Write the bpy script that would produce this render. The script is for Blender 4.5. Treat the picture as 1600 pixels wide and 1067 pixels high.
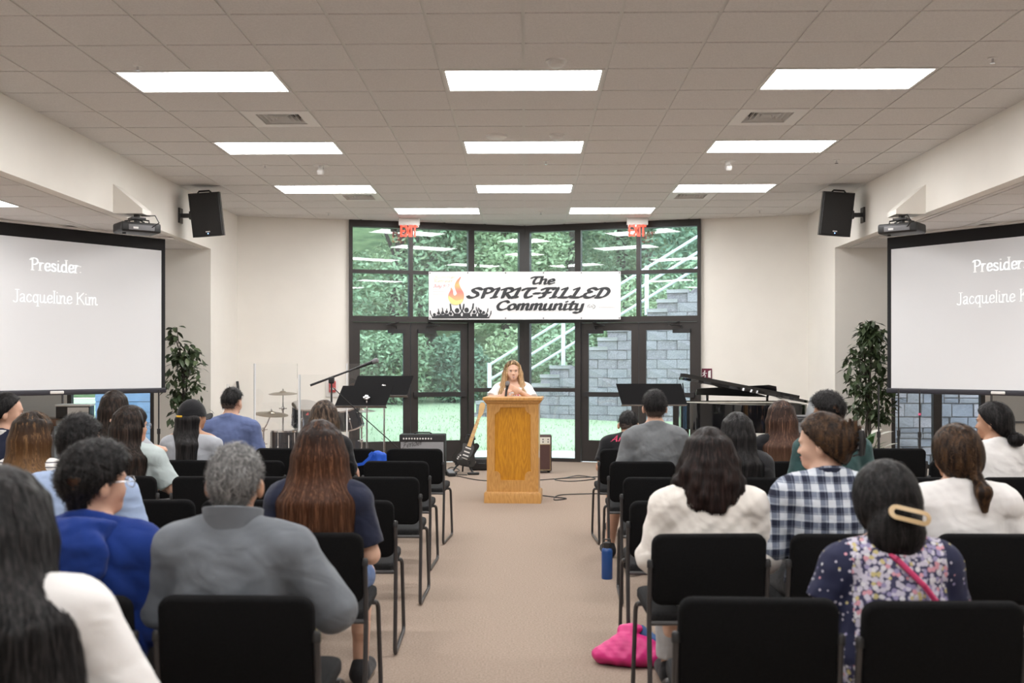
import bpy, bmesh, math, random
import numpy as np
from mathutils import Vector, Matrix
for _o in list(bpy.data.objects): bpy.data.objects.remove(_o)
SC = bpy.context.scene
COL = SC.collection
PI = math.pi
R = math.radians

# ------------------------------------------------------------------ camera
H = 1.472
cam_d = bpy.data.cameras.new('camera'); cam = bpy.data.objects.new('camera', cam_d); COL.objects.link(cam)
cam.location = (0.016, 0, H); cam.rotation_euler = (PI/2, 0, 0.0163)
cam_d.sensor_width = 36; cam_d.lens = 1635/1600*36
cam_d.shift_x = 5.45/1600; cam_d.shift_y = 38.3/1600
cam_d.clip_start = .05; cam_d.clip_end = 400
cam_d.dof.use_dof = True; cam_d.dof.focus_distance = 11.6; cam_d.dof.aperture_fstop = 3.5
SC.camera = cam
# ------------------------------------------------------------------ world, exposure
SC.view_settings.view_transform = 'Standard'; SC.view_settings.look = 'None'
SC.view_settings.gamma = 1; SC.view_settings.use_curve_mapping = False
SC.view_settings.exposure = 0.10
W = bpy.data.worlds.new('world'); SC.world = W; W.use_nodes = True
wn = W.node_tree; wn.nodes.clear()
wo = wn.nodes.new('ShaderNodeOutputWorld'); wb = wn.nodes.new('ShaderNodeBackground')
wb.inputs[0].default_value = (.82, .92, 1.0, 1); wb.inputs[1].default_value = 4.8
wn.links.new(wb.outputs[0], wo.inputs[0])          # bright overcast sky
LAMP = 19.0                                         # radiance of the ceiling light diffusers

# ------------------------------------------------------------------ helpers
def tag(o, label=None, cat=None, group=None, kind=None):
    if label: o['label'] = label
    if cat: o['category'] = cat
    if group: o['group'] = group
    if kind: o['kind'] = kind
    return o
def empty(name, loc=(0,0,0), rz=0, label=None, cat=None, group=None):
    o = bpy.data.objects.new(name, None); COL.objects.link(o)
    o.location = loc; o.rotation_euler = (0,0,rz); o.empty_display_size = .1
    return tag(o, label, cat, group)
def link(name, me, parent=None, loc=(0,0,0), rot=(0,0,0), scale=(1,1,1)):
    o = bpy.data.objects.new(name, me); COL.objects.link(o)
    o.location = loc; o.rotation_euler = rot; o.scale = scale
    if parent: o.parent = parent
    return o
def copy_tree(o, parent=None):
    c = o.copy(); COL.objects.link(c); c.parent = parent
    for ch in [x for x in o.children]: copy_tree(ch, c)
    return c
def rotm(a=(0,0,0)):
    return Matrix.Rotation(a[2],3,'Z') @ Matrix.Rotation(a[1],3,'Y') @ Matrix.Rotation(a[0],3,'X')
_rb = {}
class MB:
    def __init__(s): s.v=[]; s.f=[]; s.m=[]; s.cur=0; s.M=None
    def add(s, vs, fs):
        n=len(s.v)
        if s.M is not None: vs=[tuple(s.M @ Vector(p)) for p in vs]
        s.v += [tuple(p) for p in vs]; s.f += [tuple(i+n for i in f) for f in fs]; s.m += [s.cur]*len(fs); return s
    def box(s, c, d, rot=None):
        hx,hy,hz=[q/2 for q in d]
        vs=[Vector((x,y,z)) for x in(-hx,hx) for y in(-hy,hy) for z in(-hz,hz)]
        if rot is not None: M=rotm(rot); vs=[M@p for p in vs]
        c=Vector(c); vs=[p+c for p in vs]
        return s.add(vs,[(0,1,3,2),(4,6,7,5),(0,4,5,1),(2,3,7,6),(0,2,6,4),(1,5,7,3)])
    def b2(s, lo, hi): return s.box([(a+b)/2 for a,b in zip(lo,hi)],[abs(b-a) for a,b in zip(lo,hi)])
    def rbox(s, c, d, r=.02, seg=3, rot=None):
        r=min(r, min(d)*.49)
        bm=bmesh.new(); bmesh.ops.create_cube(bm,size=1)
        for v in bm.verts: v.co=Vector((v.co.x*d[0],v.co.y*d[1],v.co.z*d[2]))
        bmesh.ops.bevel(bm,geom=bm.edges[:],offset=r,segments=seg,profile=.5,affect='EDGES')
        bm.verts.index_update(); M=rotm(rot) if rot is not None else Matrix.Identity(3); c=Vector(c)
        vs=[M@v.co+c for v in bm.verts]; fs=[[v.index for v in f.verts] for f in bm.faces]; bm.free()
        return s.add(vs,fs)
    def cyl(s, a, b, r, r2=None, n=12, cap=True):
        r2=r if r2 is None else r2; a=Vector(a); b=Vector(b); d=(b-a).normalized()
        u=d.orthogonal().normalized(); w=d.cross(u); vs=[]
        for p,q in((a,r),(b,r2)):
            for k in range(n): t=2*PI*k/n; vs.append(p+(u*math.cos(t)+w*math.sin(t))*q)
        fs=[(k,(k+1)%n,n+(k+1)%n,n+k) for k in range(n)]
        if cap: fs+= [tuple(range(n))[::-1], tuple(range(n,2*n))]
        return s.add(vs,fs)
    def tube(s, pts, r, n=8, cap=True):
        pts=[Vector(p) for p in pts]; rr=r if isinstance(r,(list,tuple)) else [r]*len(pts)
        vs=[]; u=None
        for i,p in enumerate(pts):
            d=(pts[min(i+1,len(pts)-1)]-pts[max(i-1,0)]).normalized()
            if u is None: u=d.orthogonal().normalized()
            u=(u-d*u.dot(d)); u=u.normalized() if u.length>1e-6 else d.orthogonal().normalized()
            w=d.cross(u)
            for k in range(n): t=2*PI*k/n; vs.append(p+(u*math.cos(t)+w*math.sin(t))*rr[i])
        fs=[]
        for i in range(len(pts)-1):
            for k in range(n): fs.append((i*n+k,i*n+(k+1)%n,(i+1)*n+(k+1)%n,(i+1)*n+k))
        if cap: fs+=[tuple(range(n))[::-1], tuple(range((len(pts)-1)*n,len(pts)*n))]
        return s.add(vs,fs)
    def lathe(s, prof, n=24, o=(0,0,0), M=None):
        M=M or Matrix.Identity(3); o=Vector(o); vs=[]
        for r,z in prof:
            for k in range(n): t=2*PI*k/n; vs.append(M@Vector((r*math.cos(t),r*math.sin(t),z))+o)
        fs=[]
        for i in range(len(prof)-1):
            for k in range(n): fs.append((i*n+k,i*n+(k+1)%n,(i+1)*n+(k+1)%n,(i+1)*n+k))
        if prof[0][0]>1e-4: fs.append(tuple(range(n))[::-1])
        if prof[-1][0]>1e-4: fs.append(tuple(range((len(prof)-1)*n,len(prof)*n)))
        return s.add(vs,fs)
    def prism(s, poly, d, fn):
        """poly: 2-D outline (ccw); fn(u,v,w) -> point; extruded w 0..d"""
        n=len(poly); vs=[fn(u,v,0) for u,v in poly]+[fn(u,v,d) for u,v in poly]
        return s.add(vs,[tuple(range(n))[::-1],tuple(range(n,2*n))]+[(k,(k+1)%n,n+(k+1)%n,n+k) for k in range(n)])
    def mesh(s, name, mat, ang=40):
        me=bpy.data.meshes.new(name); me.from_pydata(s.v,[],s.f)
        mats=mat if isinstance(mat,(list,tuple)) else [mat]
        for m in mats: me.materials.append(m)
        if len(mats)>1: me.polygons.foreach_set('material_index',s.m)
        bm=bmesh.new(); bm.from_mesh(me); bmesh.ops.recalc_face_normals(bm,faces=bm.faces); bm.to_mesh(me); bm.free()
        if ang: me.shade_smooth(); me.set_sharp_from_angle(angle=R(ang))
        me.update(); return me
    def build(s, name, mat, parent=None, loc=(0,0,0), rot=(0,0,0), ang=40):
        return link(name, s.mesh(name,mat,ang), parent, loc, rot)
def arcpts(c, r, a0, a1, n, fn=None):
    out=[]
    for k in range(n+1):
        a=R(a0+(a1-a0)*k/n); out.append((c[0]+r*math.cos(a), c[1]+r*math.sin(a)))
    return out

# ------------------------------------------------------------------ materials
def mat(name, col, rough=.5, metal=0, var=0, vscale=6, bump=0, bscale=60, spec=.5, emit=None, estr=0, coat=0, sheen=0, col2=None, vdetail=3, stretch=None, trans=0, sss=0):
    m=bpy.data.materials.new(name); m.use_nodes=True; nt=m.node_tree; b=nt.nodes['Principled BSDF']
    b.inputs['Base Color'].default_value=(*col,1); b.inputs['Roughness'].default_value=rough; b.inputs['Metallic'].default_value=metal
    b.inputs['Specular IOR Level'].default_value=spec
    if coat: b.inputs['Coat Weight'].default_value=coat; b.inputs['Coat Roughness'].default_value=.03
    if sheen: b.inputs['Sheen Weight'].default_value=sheen
    if sss: b.inputs['Subsurface Weight'].default_value=sss; b.inputs['Subsurface Radius'].default_value=(.012,.004,.002); b.inputs['Subsurface Scale'].default_value=1
    if emit: b.inputs['Emission Color'].default_value=(*emit,1); b.inputs['Emission Strength'].default_value=estr
    tc=nt.nodes.new('ShaderNodeTexCoord'); src=tc.outputs['Object']
    if stretch:
        mp=nt.nodes.new('ShaderNodeMapping'); mp.inputs['Scale'].default_value=stretch; nt.links.new(src,mp.inputs[0]); src=mp.outputs[0]
    if var or col2:
        nz=nt.nodes.new('ShaderNodeTexNoise'); nz.inputs['Scale'].default_value=vscale; nz.inputs['Detail'].default_value=vdetail; nt.links.new(src,nz.inputs['Vector'])
        cr=nt.nodes.new('ShaderNodeValToRGB'); nt.links.new(nz.outputs['Fac'],cr.inputs[0])
        a=col if col2 else tuple(max(0,c*(1-var)) for c in col); c2=col2 if col2 else tuple(min(1,c*(1+var)) for c in col)
        cr.color_ramp.elements[0].position=.3; cr.color_ramp.elements[1].position=.7
        cr.color_ramp.elements[0].color=(*a,1); cr.color_ramp.elements[1].color=(*c2,1); nt.links.new(cr.outputs[0],b.inputs['Base Color'])
    if bump:
        n2=nt.nodes.new('ShaderNodeTexNoise'); n2.inputs['Scale'].default_value=bscale; n2.inputs['Detail'].default_value=4; nt.links.new(src,n2.inputs['Vector'])
        bp=nt.nodes.new('ShaderNodeBump'); bp.inputs['Strength'].default_value=bump; bp.inputs['Distance'].default_value=.01; nt.links.new(n2.outputs['Fac'],bp.inputs['Height']); nt.links.new(bp.outputs[0],b.inputs['Normal'])
    return m
def glassmat(name, tint, boost=1.0, haze=0):
    m=bpy.data.materials.new(name); m.use_nodes=True; nt=m.node_tree; nt.nodes.clear()
    o=nt.nodes.new('ShaderNodeOutputMaterial'); t=nt.nodes.new('ShaderNodeBsdfTransparent'); t.inputs[0].default_value=(*tint,1)
    g=nt.nodes.new('ShaderNodeBsdfGlossy'); g.inputs['Roughness'].default_value=0.0; g.inputs[0].default_value=(1,1,1,1)
    f=nt.nodes.new('ShaderNodeFresnel'); f.inputs[0].default_value=1.45*boost
    mx=nt.nodes.new('ShaderNodeMixShader'); nt.links.new(f.outputs[0],mx.inputs[0]); nt.links.new(t.outputs[0],mx.inputs[1]); nt.links.new(g.outputs[0],mx.inputs[2])
    last=mx.outputs[0]
    if haze:
        d=nt.nodes.new('ShaderNodeBsdfDiffuse'); d.inputs[0].default_value=(.9,.92,.92,1); m2=nt.nodes.new('ShaderNodeMixShader'); m2.inputs[0].default_value=haze
        nt.links.new(last,m2.inputs[1]); nt.links.new(d.outputs[0],m2.inputs[2]); last=m2.outputs[0]
    nt.links.new(last,o.inputs[0]); return m
M={}
M['wall']=mat('wall_paint',(.86,.83,.775),.7,var=.015,vscale=3,bump=.05,bscale=250)
M['tile']=mat('ceiling_tile',(.75,.735,.72),.95,var=.06,vscale=90,bump=.25,bscale=300,spec=.1)
M['grid']=mat('ceiling_grid_metal',(.72,.71,.69),.5,spec=.3)
M['plenum']=mat('plenum',(.12,.115,.11),.9)
M['carpet']=mat('carpet',(.265,.205,.165),.97,col2=(.42,.335,.275),vscale=95,bump=.6,bscale=240,spec=.05,vdetail=5)
M['frame']=mat('bronze_frame',(.028,.024,.023),.38,metal=.0,var=.1,vscale=4,spec=.5)
M['glass']=glassmat('window_glass',(.925,.968,.978),haze=.035)
M['acrylic']=glassmat('acrylic_sheet',(.985,.99,.99),haze=.012)
M['acryledge']=mat('acrylic_edge',(.78,.80,.82),.25,spec=.6)
M['black']=mat('black_plastic',(.016,.016,.017),.45,var=.2,vscale=20)
M['blackmetal']=mat('black_steel',(.02,.02,.022),.32,metal=.0,spec=.6)
M['chairframe']=mat('chair_steel',(.035,.033,.034),.35,spec=.6,var=.15,vscale=10)
M['fabricblack']=mat('black_upholstery',(.006,.006,.0065),.92,var=.25,vscale=120,bump=.3,bscale=700,spec=.12)
M['matteblack']=mat('matte_black_sheet',(.01,.01,.011),.7,spec=.15)
M['gloss']=mat('piano_lacquer',(.006,.006,.007),.06,spec=.6,coat=.6)
M['chrome']=mat('chrome',(.72,.72,.74),.16,metal=1)
M['brass']=mat('cymbal_bronze',(.36,.32,.26),.35,metal=1,var=.15,vscale=30)
M['white']=mat('white_enamel',(.8,.79,.77),.5)
M['wplastic']=mat('white_plastic',(.75,.74,.72),.4)
M['red']=mat('red_enamel',(.5,.03,.035),.4)
M['diffuser']=mat('light_diffuser',(.9,.9,.9),.6,emit=(1.0,.99,.98),estr=LAMP)
M['soffit']=M['wall']
M['greyplastic']=mat('grey_plastic',(.18,.18,.19),.5)
M['dark']=mat('dark_void',(.01,.01,.01),.9)
# ================================================================== ROOM
T=.6096; C=3.658; AC=3.03; XL=-4.17; XR=4.09; XO=7.2; YB=-3.0; Y0=7.68
K=.29; APEX=16.34; YE=13.85; TA=math.atan(K)
def struct(o, label, cat='wall'): o['kind']='structure'; return tag(o,label,cat)
def backY(x): return APEX-K*abs(x)
# floor
mb=MB(); mb.add([(-XO,YB,0),(XO,YB,0),(XO,YE+.1,0),(XR+.1,YE+.1,0),(XR+.1,backY(XR+.1),0),(0,APEX+.02,0),(XL-.1,backY(XL-.1),0),(XL-.1,YE+.1,0),(-XO,YE+.1,0)],[tuple(range(9))])
struct(mb.build('floor',M['carpet'],ang=0),'beige brown loop pile carpet covering the hall floor','floor')
# main ceiling: slab, runners, tiles
def clip(poly, a, b, c):       # keep a*x+b*y<=c
    out=[]
    for i in range(len(poly)):
        p=poly[i]; q=poly[(i+1)%len(poly)]; dp=a*p[0]+b*p[1]-c; dq=a*q[0]+b*q[1]-c
        if dp<=0: out.append(p)
        if dp*dq<0: t=dp/(dp-dq); out.append((p[0]+(q[0]-p[0])*t,p[1]+(q[1]-p[1])*t))
    return out
def clip_main(p):
    for a,b,c in ((-1,0,-XL),(1,0,XR),(K,1,APEX-.005),(-K,1,APEX-.005)):
        if len(p)>2: p=clip(p,a,b,c)
    return p
mb=MB(); mb.b2((XL-.2,YB,C+.04),(XR+.2,APEX+.3,C+.2))
ceiling=struct(mb.build('ceiling',M['plenum']),'suspended acoustic tile ceiling of the main hall','ceiling')
i0=-7; i1=6; j0=-18; j1=14
lights=[(i,j) for j in (0,4,8,-4,-8,-12) for i in (-5,-1,3)]+[(-3,11),(1,11)]
vents=[(-4,2),(3,2),(-4,9),(3,9)]
occ=set(vents)
for i,j in lights: occ|={(i,j),(i+1,j)}
g=.012
def tile_bm(mb, poly, z0, z1):
    n=len(poly); mb.add([(x,y,z0) for x,y in poly]+[(x,y,z1) for x,y in poly],[tuple(range(n))[::-1],tuple(range(n,2*n))]+[(k,(k+1)%n,n+(k+1)%n,n+k) for k in range(n)])
full=MB(); tile_bm(full,[(-T/2+g,-T/2+g),(T/2-g,-T/2+g),(T/2-g,T/2-g),(-T/2+g,T/2-g)],-.007,.02)
full_me=full.mesh('ceiling_tile',M['tile'],0)
rest=MB()
for i in range(i0,i1+1):
    for j in range(j0,j1+1):
        if (i,j) in occ: continue
        x=i*T; y=Y0+j*T
        poly=[(x+g,y+g),(x+T-g,y+g),(x+T-g,y+T-g),(x+g,y+T-g)]
        p=clip_main(poly)
        if len(p)<3: continue
        if y+T<5.9: tile_bm(rest,p,C-.007,C+.02); continue
        if len(p)==4 and p==poly: link('ceiling_tile',full_me,ceiling,(x+T/2,y+T/2,C))
        else:
            q=MB(); tile_bm(q,p,C-.007,C+.02); q.build('ceiling_tile',M['tile'],ceiling,ang=0)
rest.build('ceiling_tiles_overhead',M['tile'],ceiling,ang=0)['kind']='stuff'
for i in range(i0+1,i1+1):
    x=i*T; q=MB(); q.b2((x-g,YB,C),(x+g,backY(x)-.01,C+.03)); q.build('grid_runner',M['grid'],ceiling)
for j in range(j0+1,j1+1):
    y=Y0+j*T
    xa=XL;xb=XR
    if y>backY(XL): xa=-(APEX-y)/K
    if y>backY(XR): xb=(APEX-y)/K
    if y>APEX-.1: continue
    q=MB(); q.b2((xa,y-g,C+.0015),(xb,y+g,C+.03)); q.build('grid_runner',M['grid'],ceiling)
# recessed troffers
def troffer(x,y,z,label,group):
    r=empty('ceiling_light',(x,y,z),0,label,'light',group)
    if 'me' not in troffer.__dict__:
        f=MB(); w=2*T-.02; d=T-.02
        for (lo,hi) in (((0,0,-.012),(w,.022,.03)),((0,d-.022,-.012),(w,d,.03)),((0,.022,-.012),(.022,d-.022,.03)),((w-.022,.022,-.012),(w,d-.022,.03))): f.b2(lo,hi)
        troffer.me=f.mesh('frame',M['white'])
        q=MB(); q.b2((.022,.022,-.006),(w-.022,d-.022,.0)); troffer.di=q.mesh('diffuser',M['diffuser'],0)
        q=MB(); q.b2((.0,.0,.03),(w,d,.045)); troffer.bk=q.mesh('housing',M['white'],0)
    for n,me in (('frame',troffer.me),('diffuser',troffer.di),('housing',troffer.bk)): link(n,me,r,(.01,.01,0))
def lname(j): return {0:'between the two square vents',4:'above the twin strobes',8:'beside the small vents',11:'closest to the window wall',-4:'over the rear chairs',-8:'over the rear seating',-12:'at the rear of the hall'}[j]
for i,j in lights:
    side={-5:'drum-side',-1:'centre',3:'piano-side',-3:'drum-side',1:'piano-side'}[i]
    troffer(i*T,Y0+j*T,C,f'glowing recessed ceiling light, {side} row, {lname(j)}','recessed ceiling lights of the hall')
# square vents
def vent(x,y,z,label,parent=None):
    r=empty('ceiling_vent',(x,y,z),0,label,'vent','square ceiling vents')
    f=MB(); h=T/2-.012; a=.19
    for lo,hi in (((-h,-h,-.01),(h,-a,.02)),((-h,a,-.01),(h,h,.02)),((-h,-a,-.01),(-a,a,.02)),((a,-a,-.01),(h,a,.02))): f.b2(lo,hi)
    f.build('face_plate',M['white'],r); q=MB(); q.b2((-a,-a,.06),(a,a,.07)); q.build('duct',M['dark'],r)
    for k,s in enumerate((.175,.135,.095,.055)):
        q=MB(); t=.012
        for e in range(4):
            ca,sa=(1,0,-1,0)[e],(0,1,0,-1)[e]
            P=lambda u,v,zz:(ca*u-sa*v,sa*u+ca*v,zz)
            q.add([P(s,-s,.0),P(s,s,.0),P(s-.014,s-.014,.04),P(s-.014,-s+.014,.04),P(s+.004,-s-.004,.0),P(s+.004,s+.004,.0),P(s-.010,s-.010,.04),P(s-.010,-s+.010,.04)],[(0,1,2,3),(4,7,6,5),(0,4,5,1)])
        q.build('louvre_ring',M['wplastic'],r)
for (i,j) in vents: vent((i+.5)*T,Y0+(j+.5)*T,C,'white square louvred vent, '+('drum' if i<0 else 'piano')+' side of the ceiling, '+('between front light rows' if j==2 else 'near the far lights'))
# alcove ceilings
for s,nm,xa,xb in ((-1,'drum',-XO,XL-.12),(1,'piano',XR+.12,XO)):
    mb=MB(); mb.b2((xa-.1,YB,AC+.04),(xb,YE+.12,AC+.12))
    ac=struct(mb.build('ceiling',M['plenum']),f'lower tiled ceiling over the {nm}-side bay','ceiling')
    arest=MB()
    for i in range(-12,13):
        for j in range(-18,11):
            x=i*T; y=Y0+j*T
            if x+T<=xa or x>=xb: continue
            li=-10 if s<0 else 8
            if (i in (li,li+1)) and j in (3,-2,-7): continue
            if (i,j)==((8 if s>0 else -9),6 if s>0 else 6): continue
            p=[(x+g,y+g),(x+T-g,y+g),(x+T-g,y+T-g),(x+g,y+T-g)]
            for a,b,c in ((-1,0,-xa),(1,0,xb),(0,1,YE)):
                if len(p)>2: p=clip(p,a,b,c)
            if len(p)<3: continue
            if j>=0 and abs(x)<6.8: q=MB(); tile_bm(q,p,AC-.007,AC+.02); q.build('ceiling_tile',M['tile'],ac,ang=0)
            else: tile_bm(arest,p,AC-.007,AC+.02)
    arest.build('ceiling_tiles_overhead',M['tile'],ac,ang=0)['kind']='stuff'
    for i in range(-12,13):
        x=i*T
        if xa<x<xb: q=MB(); q.b2((x-g,YB,AC),(x+g,YE,AC+.03)); q.build('grid_runner',M['grid'],ac)
    for j in range(-17,11): y=Y0+j*T; q=MB(); q.b2((xa,y-g,AC+.0015),(xb,y+g,AC+.03)); q.build('grid_runner',M['grid'],ac)
    li=-10 if s<0 else 8
    for j in (3,-2,-7): troffer(li*T,Y0+j*T,AC,f'recessed ceiling light in the lower {nm}-side bay, {dict([(3,"near the projection screen"),(-2,"mid bay"),(-7,"far from the screen")])[j]}','recessed lights of the side bays')
    vent(((8 if s>0 else -9)+.5)*T,Y0+6.5*T,AC,f'white square louvred vent in the lower {nm}-side bay ceiling')
# beams and side walls
mb=MB(); mb.b2((XL-.12,YB,AC),(XL,YE+.15,C+.1)); struct(mb.build('wall_beam_left',M['wall']),'cream painted drop beam above the drum-side bay')
mb=MB(); mb.b2((XR,YB,AC),(XR+.12,YE+.15,C+.1)); struct(mb.build('wall_beam_right',M['wall']),'cream painted drop beam above the piano-side bay')
mb=MB(); mb.b2((XL-.12,YE,-.05),(XL,backY(XL)+.1,AC+.0)); mb.b2((XL-.12,YE+.15,AC),(XL,backY(XL)+.1,C+.1)); struct(mb.build('wall_left',M['wall']),'cream wall return with light switch beside the drums')
mb=MB(); mb.b2((XR,YE,-.05),(XR+.12,backY(XR)+.1,AC+.0)); mb.b2((XR,YE+.15,AC),(XR+.12,backY(XR)+.1,C+.1)); struct(mb.build('wall_right',M['wall']),'cream wall return behind the piano')
mb=MB(); mb.b2((-XO-.12,YB,0),(-XO,YE+.12,AC+.1)); struct(mb.build('wall_outer_left',M['wall']),'cream outer wall of the drum-side bay')
mb=MB(); mb.b2((XO,YB,0),(XO+.12,YE+.12,AC+.1)); struct(mb.build('wall_outer_right',M['wall']),'cream outer wall of the piano-side bay')
mb=MB(); mb.b2((-XO-.1,YB-.12,0),(XO+.1,YB,C+.1)); struct(mb.build('wall_rear',M['wall']),'cream wall at the rear of the hall')
# alcove end walls with windows
def endwall(nm,xs,wins,zlo,zhi,label):
    mb=MB(); x0,x1=xs; cuts=sorted([a for w in wins for a in w])
    lo=min(cuts); hi=max(cuts)
    mb.b2((x0,YE,0),(lo,YE+.12,AC+.1)); mb.b2((hi,YE,0),(x1,YE+.12,AC+.1)); mb.b2((lo,YE,-.02),(hi,YE+.12,zlo)); mb.b2((lo,YE,zhi),(hi,YE+.12,AC+.1))
    return struct(mb.build(nm,M['wall']),label)
endwall('wall_end_left',(-XO-.1,XL-.12),[(-6.10,-4.93)],.12,2.45,'cream end wall of the drum-side bay with window')
endwall('wall_end_right',(XR+.12,XO+.1),[(4.83,6.06)],.12,2.45,'cream end wall of the piano-side bay with window')
def endwin(nm,cols,zlo,zhi,label):
    r=empty(nm,(0,YE+.05,0),0,label,'window'); r['kind']='structure'
    f=.055
    for a,b in cols:
        for lo,hi in (((a,-.04,zlo),(a+f,.04,zhi)),((b-f,-.04,zlo),(b,.04,zhi)),((a+f,-.04,zlo),(b-f,.04,zlo+f)),((a+f,-.04,zhi-f),(b-f,.04,zhi))):
            q=MB(); q.b2(lo,hi); q.build('frame_bar',M['frame'],r)
        q=MB(); q.b2((a+f,-.006,zlo+f),(b-f,.006,zhi-f)); q.build('pane',M['glass'],r,ang=0)
endwin('window_3',[(-6.10,-4.93)],.12,2.45,'dark framed window under the screen on the drum side')
endwin('window_4',[(4.83,5.44),(5.44,6.06)],.12,2.45,'two-light dark framed window under the screen on the piano side')
# bowed back wall
def VP(s,u,w,z): return (s*(math.cos(TA)*u) - s*math.sin(TA)*w, APEX-math.sin(TA)*u-math.cos(TA)*w, z)
def vbox(mb,s,u0,u1,z0,z1,w0,w1):
    vs=[VP(s,u,w,z) for u in(u0,u1) for w in(w0,w1) for z in(z0,z1)]
    mb.add(vs,[(0,1,3,2),(4,6,7,5),(0,4,5,1),(2,3,7,6),(0,2,6,4),(1,5,7,3)])
UE=2.73
for s,nm in ((-1,'left'),(1,'right')):
    mb=MB(); vbox(mb,s,UE,4.17/math.cos(TA)+.25,-.03,C+.1,-.15,0)
    struct(mb.build('wall_back_'+nm,M['wall']),'cream back wall beside the window on the '+('drum side' if s<0 else 'piano side'))
cols=[(.095,.82),(.91,1.77),(1.83,2.68)]
for s,nm,n in ((-1,'drum',1),(1,'piano',2)):
    r=empty(f'window_{n}',(0,0,0),0,f'tall dark bronze framed window wall bay on the {nm} side','window'); r['kind']='structure'
    def member(u0,u1,z0,z1,w0=-.06,w1=.06,name='mullion'):
        q=MB(); vbox(q,s,u0,u1,z0,z1,w0,w1); q.build(name,M['frame'],r)
    def pane(u0,u1,z0,z1,par=None):
        q=MB(); vbox(q,s,u0,u1,z0,z1,-.008,.004); q.build('pane',M['glass'],par or r,ang=0)
    member(0,UE,3.55,C+.05,-.06,.062,'head'); member(2.68,UE,0,3.55); member(0,.095,0,3.55); member(.82,.91,0,3.55); member(1.77,1.83,2.221,3.55)
    member(.095,.82,2.86,2.914); member(.91,1.77,2.86,2.914); member(1.83,2.68,2.86,2.914)
    member(.095,.82,2.134,2.221,name='transom'); member(.91,2.68,2.134,2.221,name='transom')
    member(.095,.82,1.074,1.133,name='transom'); member(.095,.82,0,.05,name='sill')
    for a,b in cols:
        pane(a,b,2.914,3.55); pane(a,b,2.221,2.86)
    pane(.095,.82,1.133,2.134); pane(.095,.82,.05,1.074)
    for k,(a,b,hs) in enumerate(((.915,1.797,0),(1.803,2.678,1))):
        d=empty(f'door_{n*2-1+k}',(0,0,0),0,f'dark glazed door with push bar on the {nm} side, '+('beside the fixed centre panes' if k==0 else 'next to the cream wall'),'door'); d['kind']='structure'
        st=.11
        for u0,u1,z0,z1,nmn in ((a,a+st,.012,2.13,'stile'),(b-st,b,.012,2.13,'stile'),(a+st,b-st,2.01,2.13,'rail'),(a+st,b-st,.012,.335,'rail')):
            q=MB(); vbox(q,s,u0,u1,z0,z1,-.022,.022); q.build(nmn,M['frame'],d)
        pane(a+st,b-st,.335,2.01,d)
        q=MB(); vbox(q,s,a+.04,b-.04,1.005,1.075,.05,.085)
        for uu in (a+.06,b-.1): vbox(q,s,uu,uu+.05,1.0,1.08,.02,.06)
        q.build('push_bar',M['blackmetal'],d)
        q=MB(); u=(b-.36) if (s<0)==(k==0) else a+.09
        vbox(q,s,u,u+.26,1.965,2.025,.022,.08); q.build('door_closer',M['black'],d)
        q=MB(); q.tube([VP(s,u+.13,.06,2.03),VP(s,u+.13,.06,2.07),VP(s,u+.30 if u<a+.2 else u-.05,.17,2.085),VP(s,u+.1,.06,2.135)],.011,6); q.build('closer_arm',M['blackmetal'],d)
# baseboards
def bb(nm,fn,label):
    mb=MB(); fn(mb); struct(mb.build(nm,mat('rubber_base_'+nm,(.06,.05,.045),.6)),label,'baseboard')
bb('baseboard_left',lambda q:vbox(q,-1,UE,4.34,0,.1,0,.012),'dark rubber baseboard below the drum-side back wall')
bb('baseboard_right',lambda q:vbox(q,1,UE,4.24,0,.1,0,.012),'dark rubber baseboard below the piano-side back wall')

# ================================================================== OUTDOORS
def gz(x,y): 
    if y<=19: return -.02
    if y<=31: return -.02+.045*(y-19)
    return .52+.42*(y-31)
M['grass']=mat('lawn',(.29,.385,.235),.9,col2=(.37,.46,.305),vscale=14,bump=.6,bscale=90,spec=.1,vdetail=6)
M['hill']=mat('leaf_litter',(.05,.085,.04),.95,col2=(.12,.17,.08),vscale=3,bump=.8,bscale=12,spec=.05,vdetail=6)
mb=MB(); xs=np.linspace(-22,22,45); ys=[18.4,19]+list(np.linspace(20,31,12))
def ground(mb,xs,ys,f):
    n=len(xs); mb.add([(x,y,f(x,y)) for y in ys for x in xs],[(a*n+b,a*n+b+1,(a+1)*n+b+1,(a+1)*n+b) for a in range(len(ys)-1) for b in range(n-1)])
rng=random.Random(4)
ground(mb,xs,ys,lambda x,y:gz(x,y)+(rng.uniform(-.02,.02) if y>19 else 0))
lawn=tag(mb.build('lawn',M['grass']),'pale green mown lawn outside the window wall','lawn',kind='structure')
def wY(x): return 25.0-.3*x
# grass blades on the lawn, uncountable
vs=[];fs=[]
for k in range(9000):
    x=rng.uniform(-8,8); y=18.5+rng.random()**1.3*10
    if y>wY(x)-.25 and x>-1.5 or (x<-3.8 and y>19.3): continue
    z=gz(x,y); a=rng.uniform(0,PI); hh=rng.uniform(.03,.06); w=.012; n=len(vs)
    vs+=[(x-w*math.cos(a),y-w*math.sin(a),z-.02),(x+w*math.cos(a),y+w*math.sin(a),z-.02),(x+rng.uniform(-.04,.04),y+rng.uniform(-.04,.04),z+hh)]; fs.append((n,n+1,n+2))
q=MB(); q.add(vs,fs); tag(q.build('grass',M['grass'],ang=0),'short green grass blades covering the lawn','grass',kind='stuff')
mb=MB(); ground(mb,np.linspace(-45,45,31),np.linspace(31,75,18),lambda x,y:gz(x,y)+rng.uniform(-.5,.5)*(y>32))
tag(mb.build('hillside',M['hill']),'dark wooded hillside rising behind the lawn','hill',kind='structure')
M['concrete']=mat('concrete',(.62,.61,.58),.85,var=.08,vscale=5,bump=.1,bscale=80)
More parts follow.
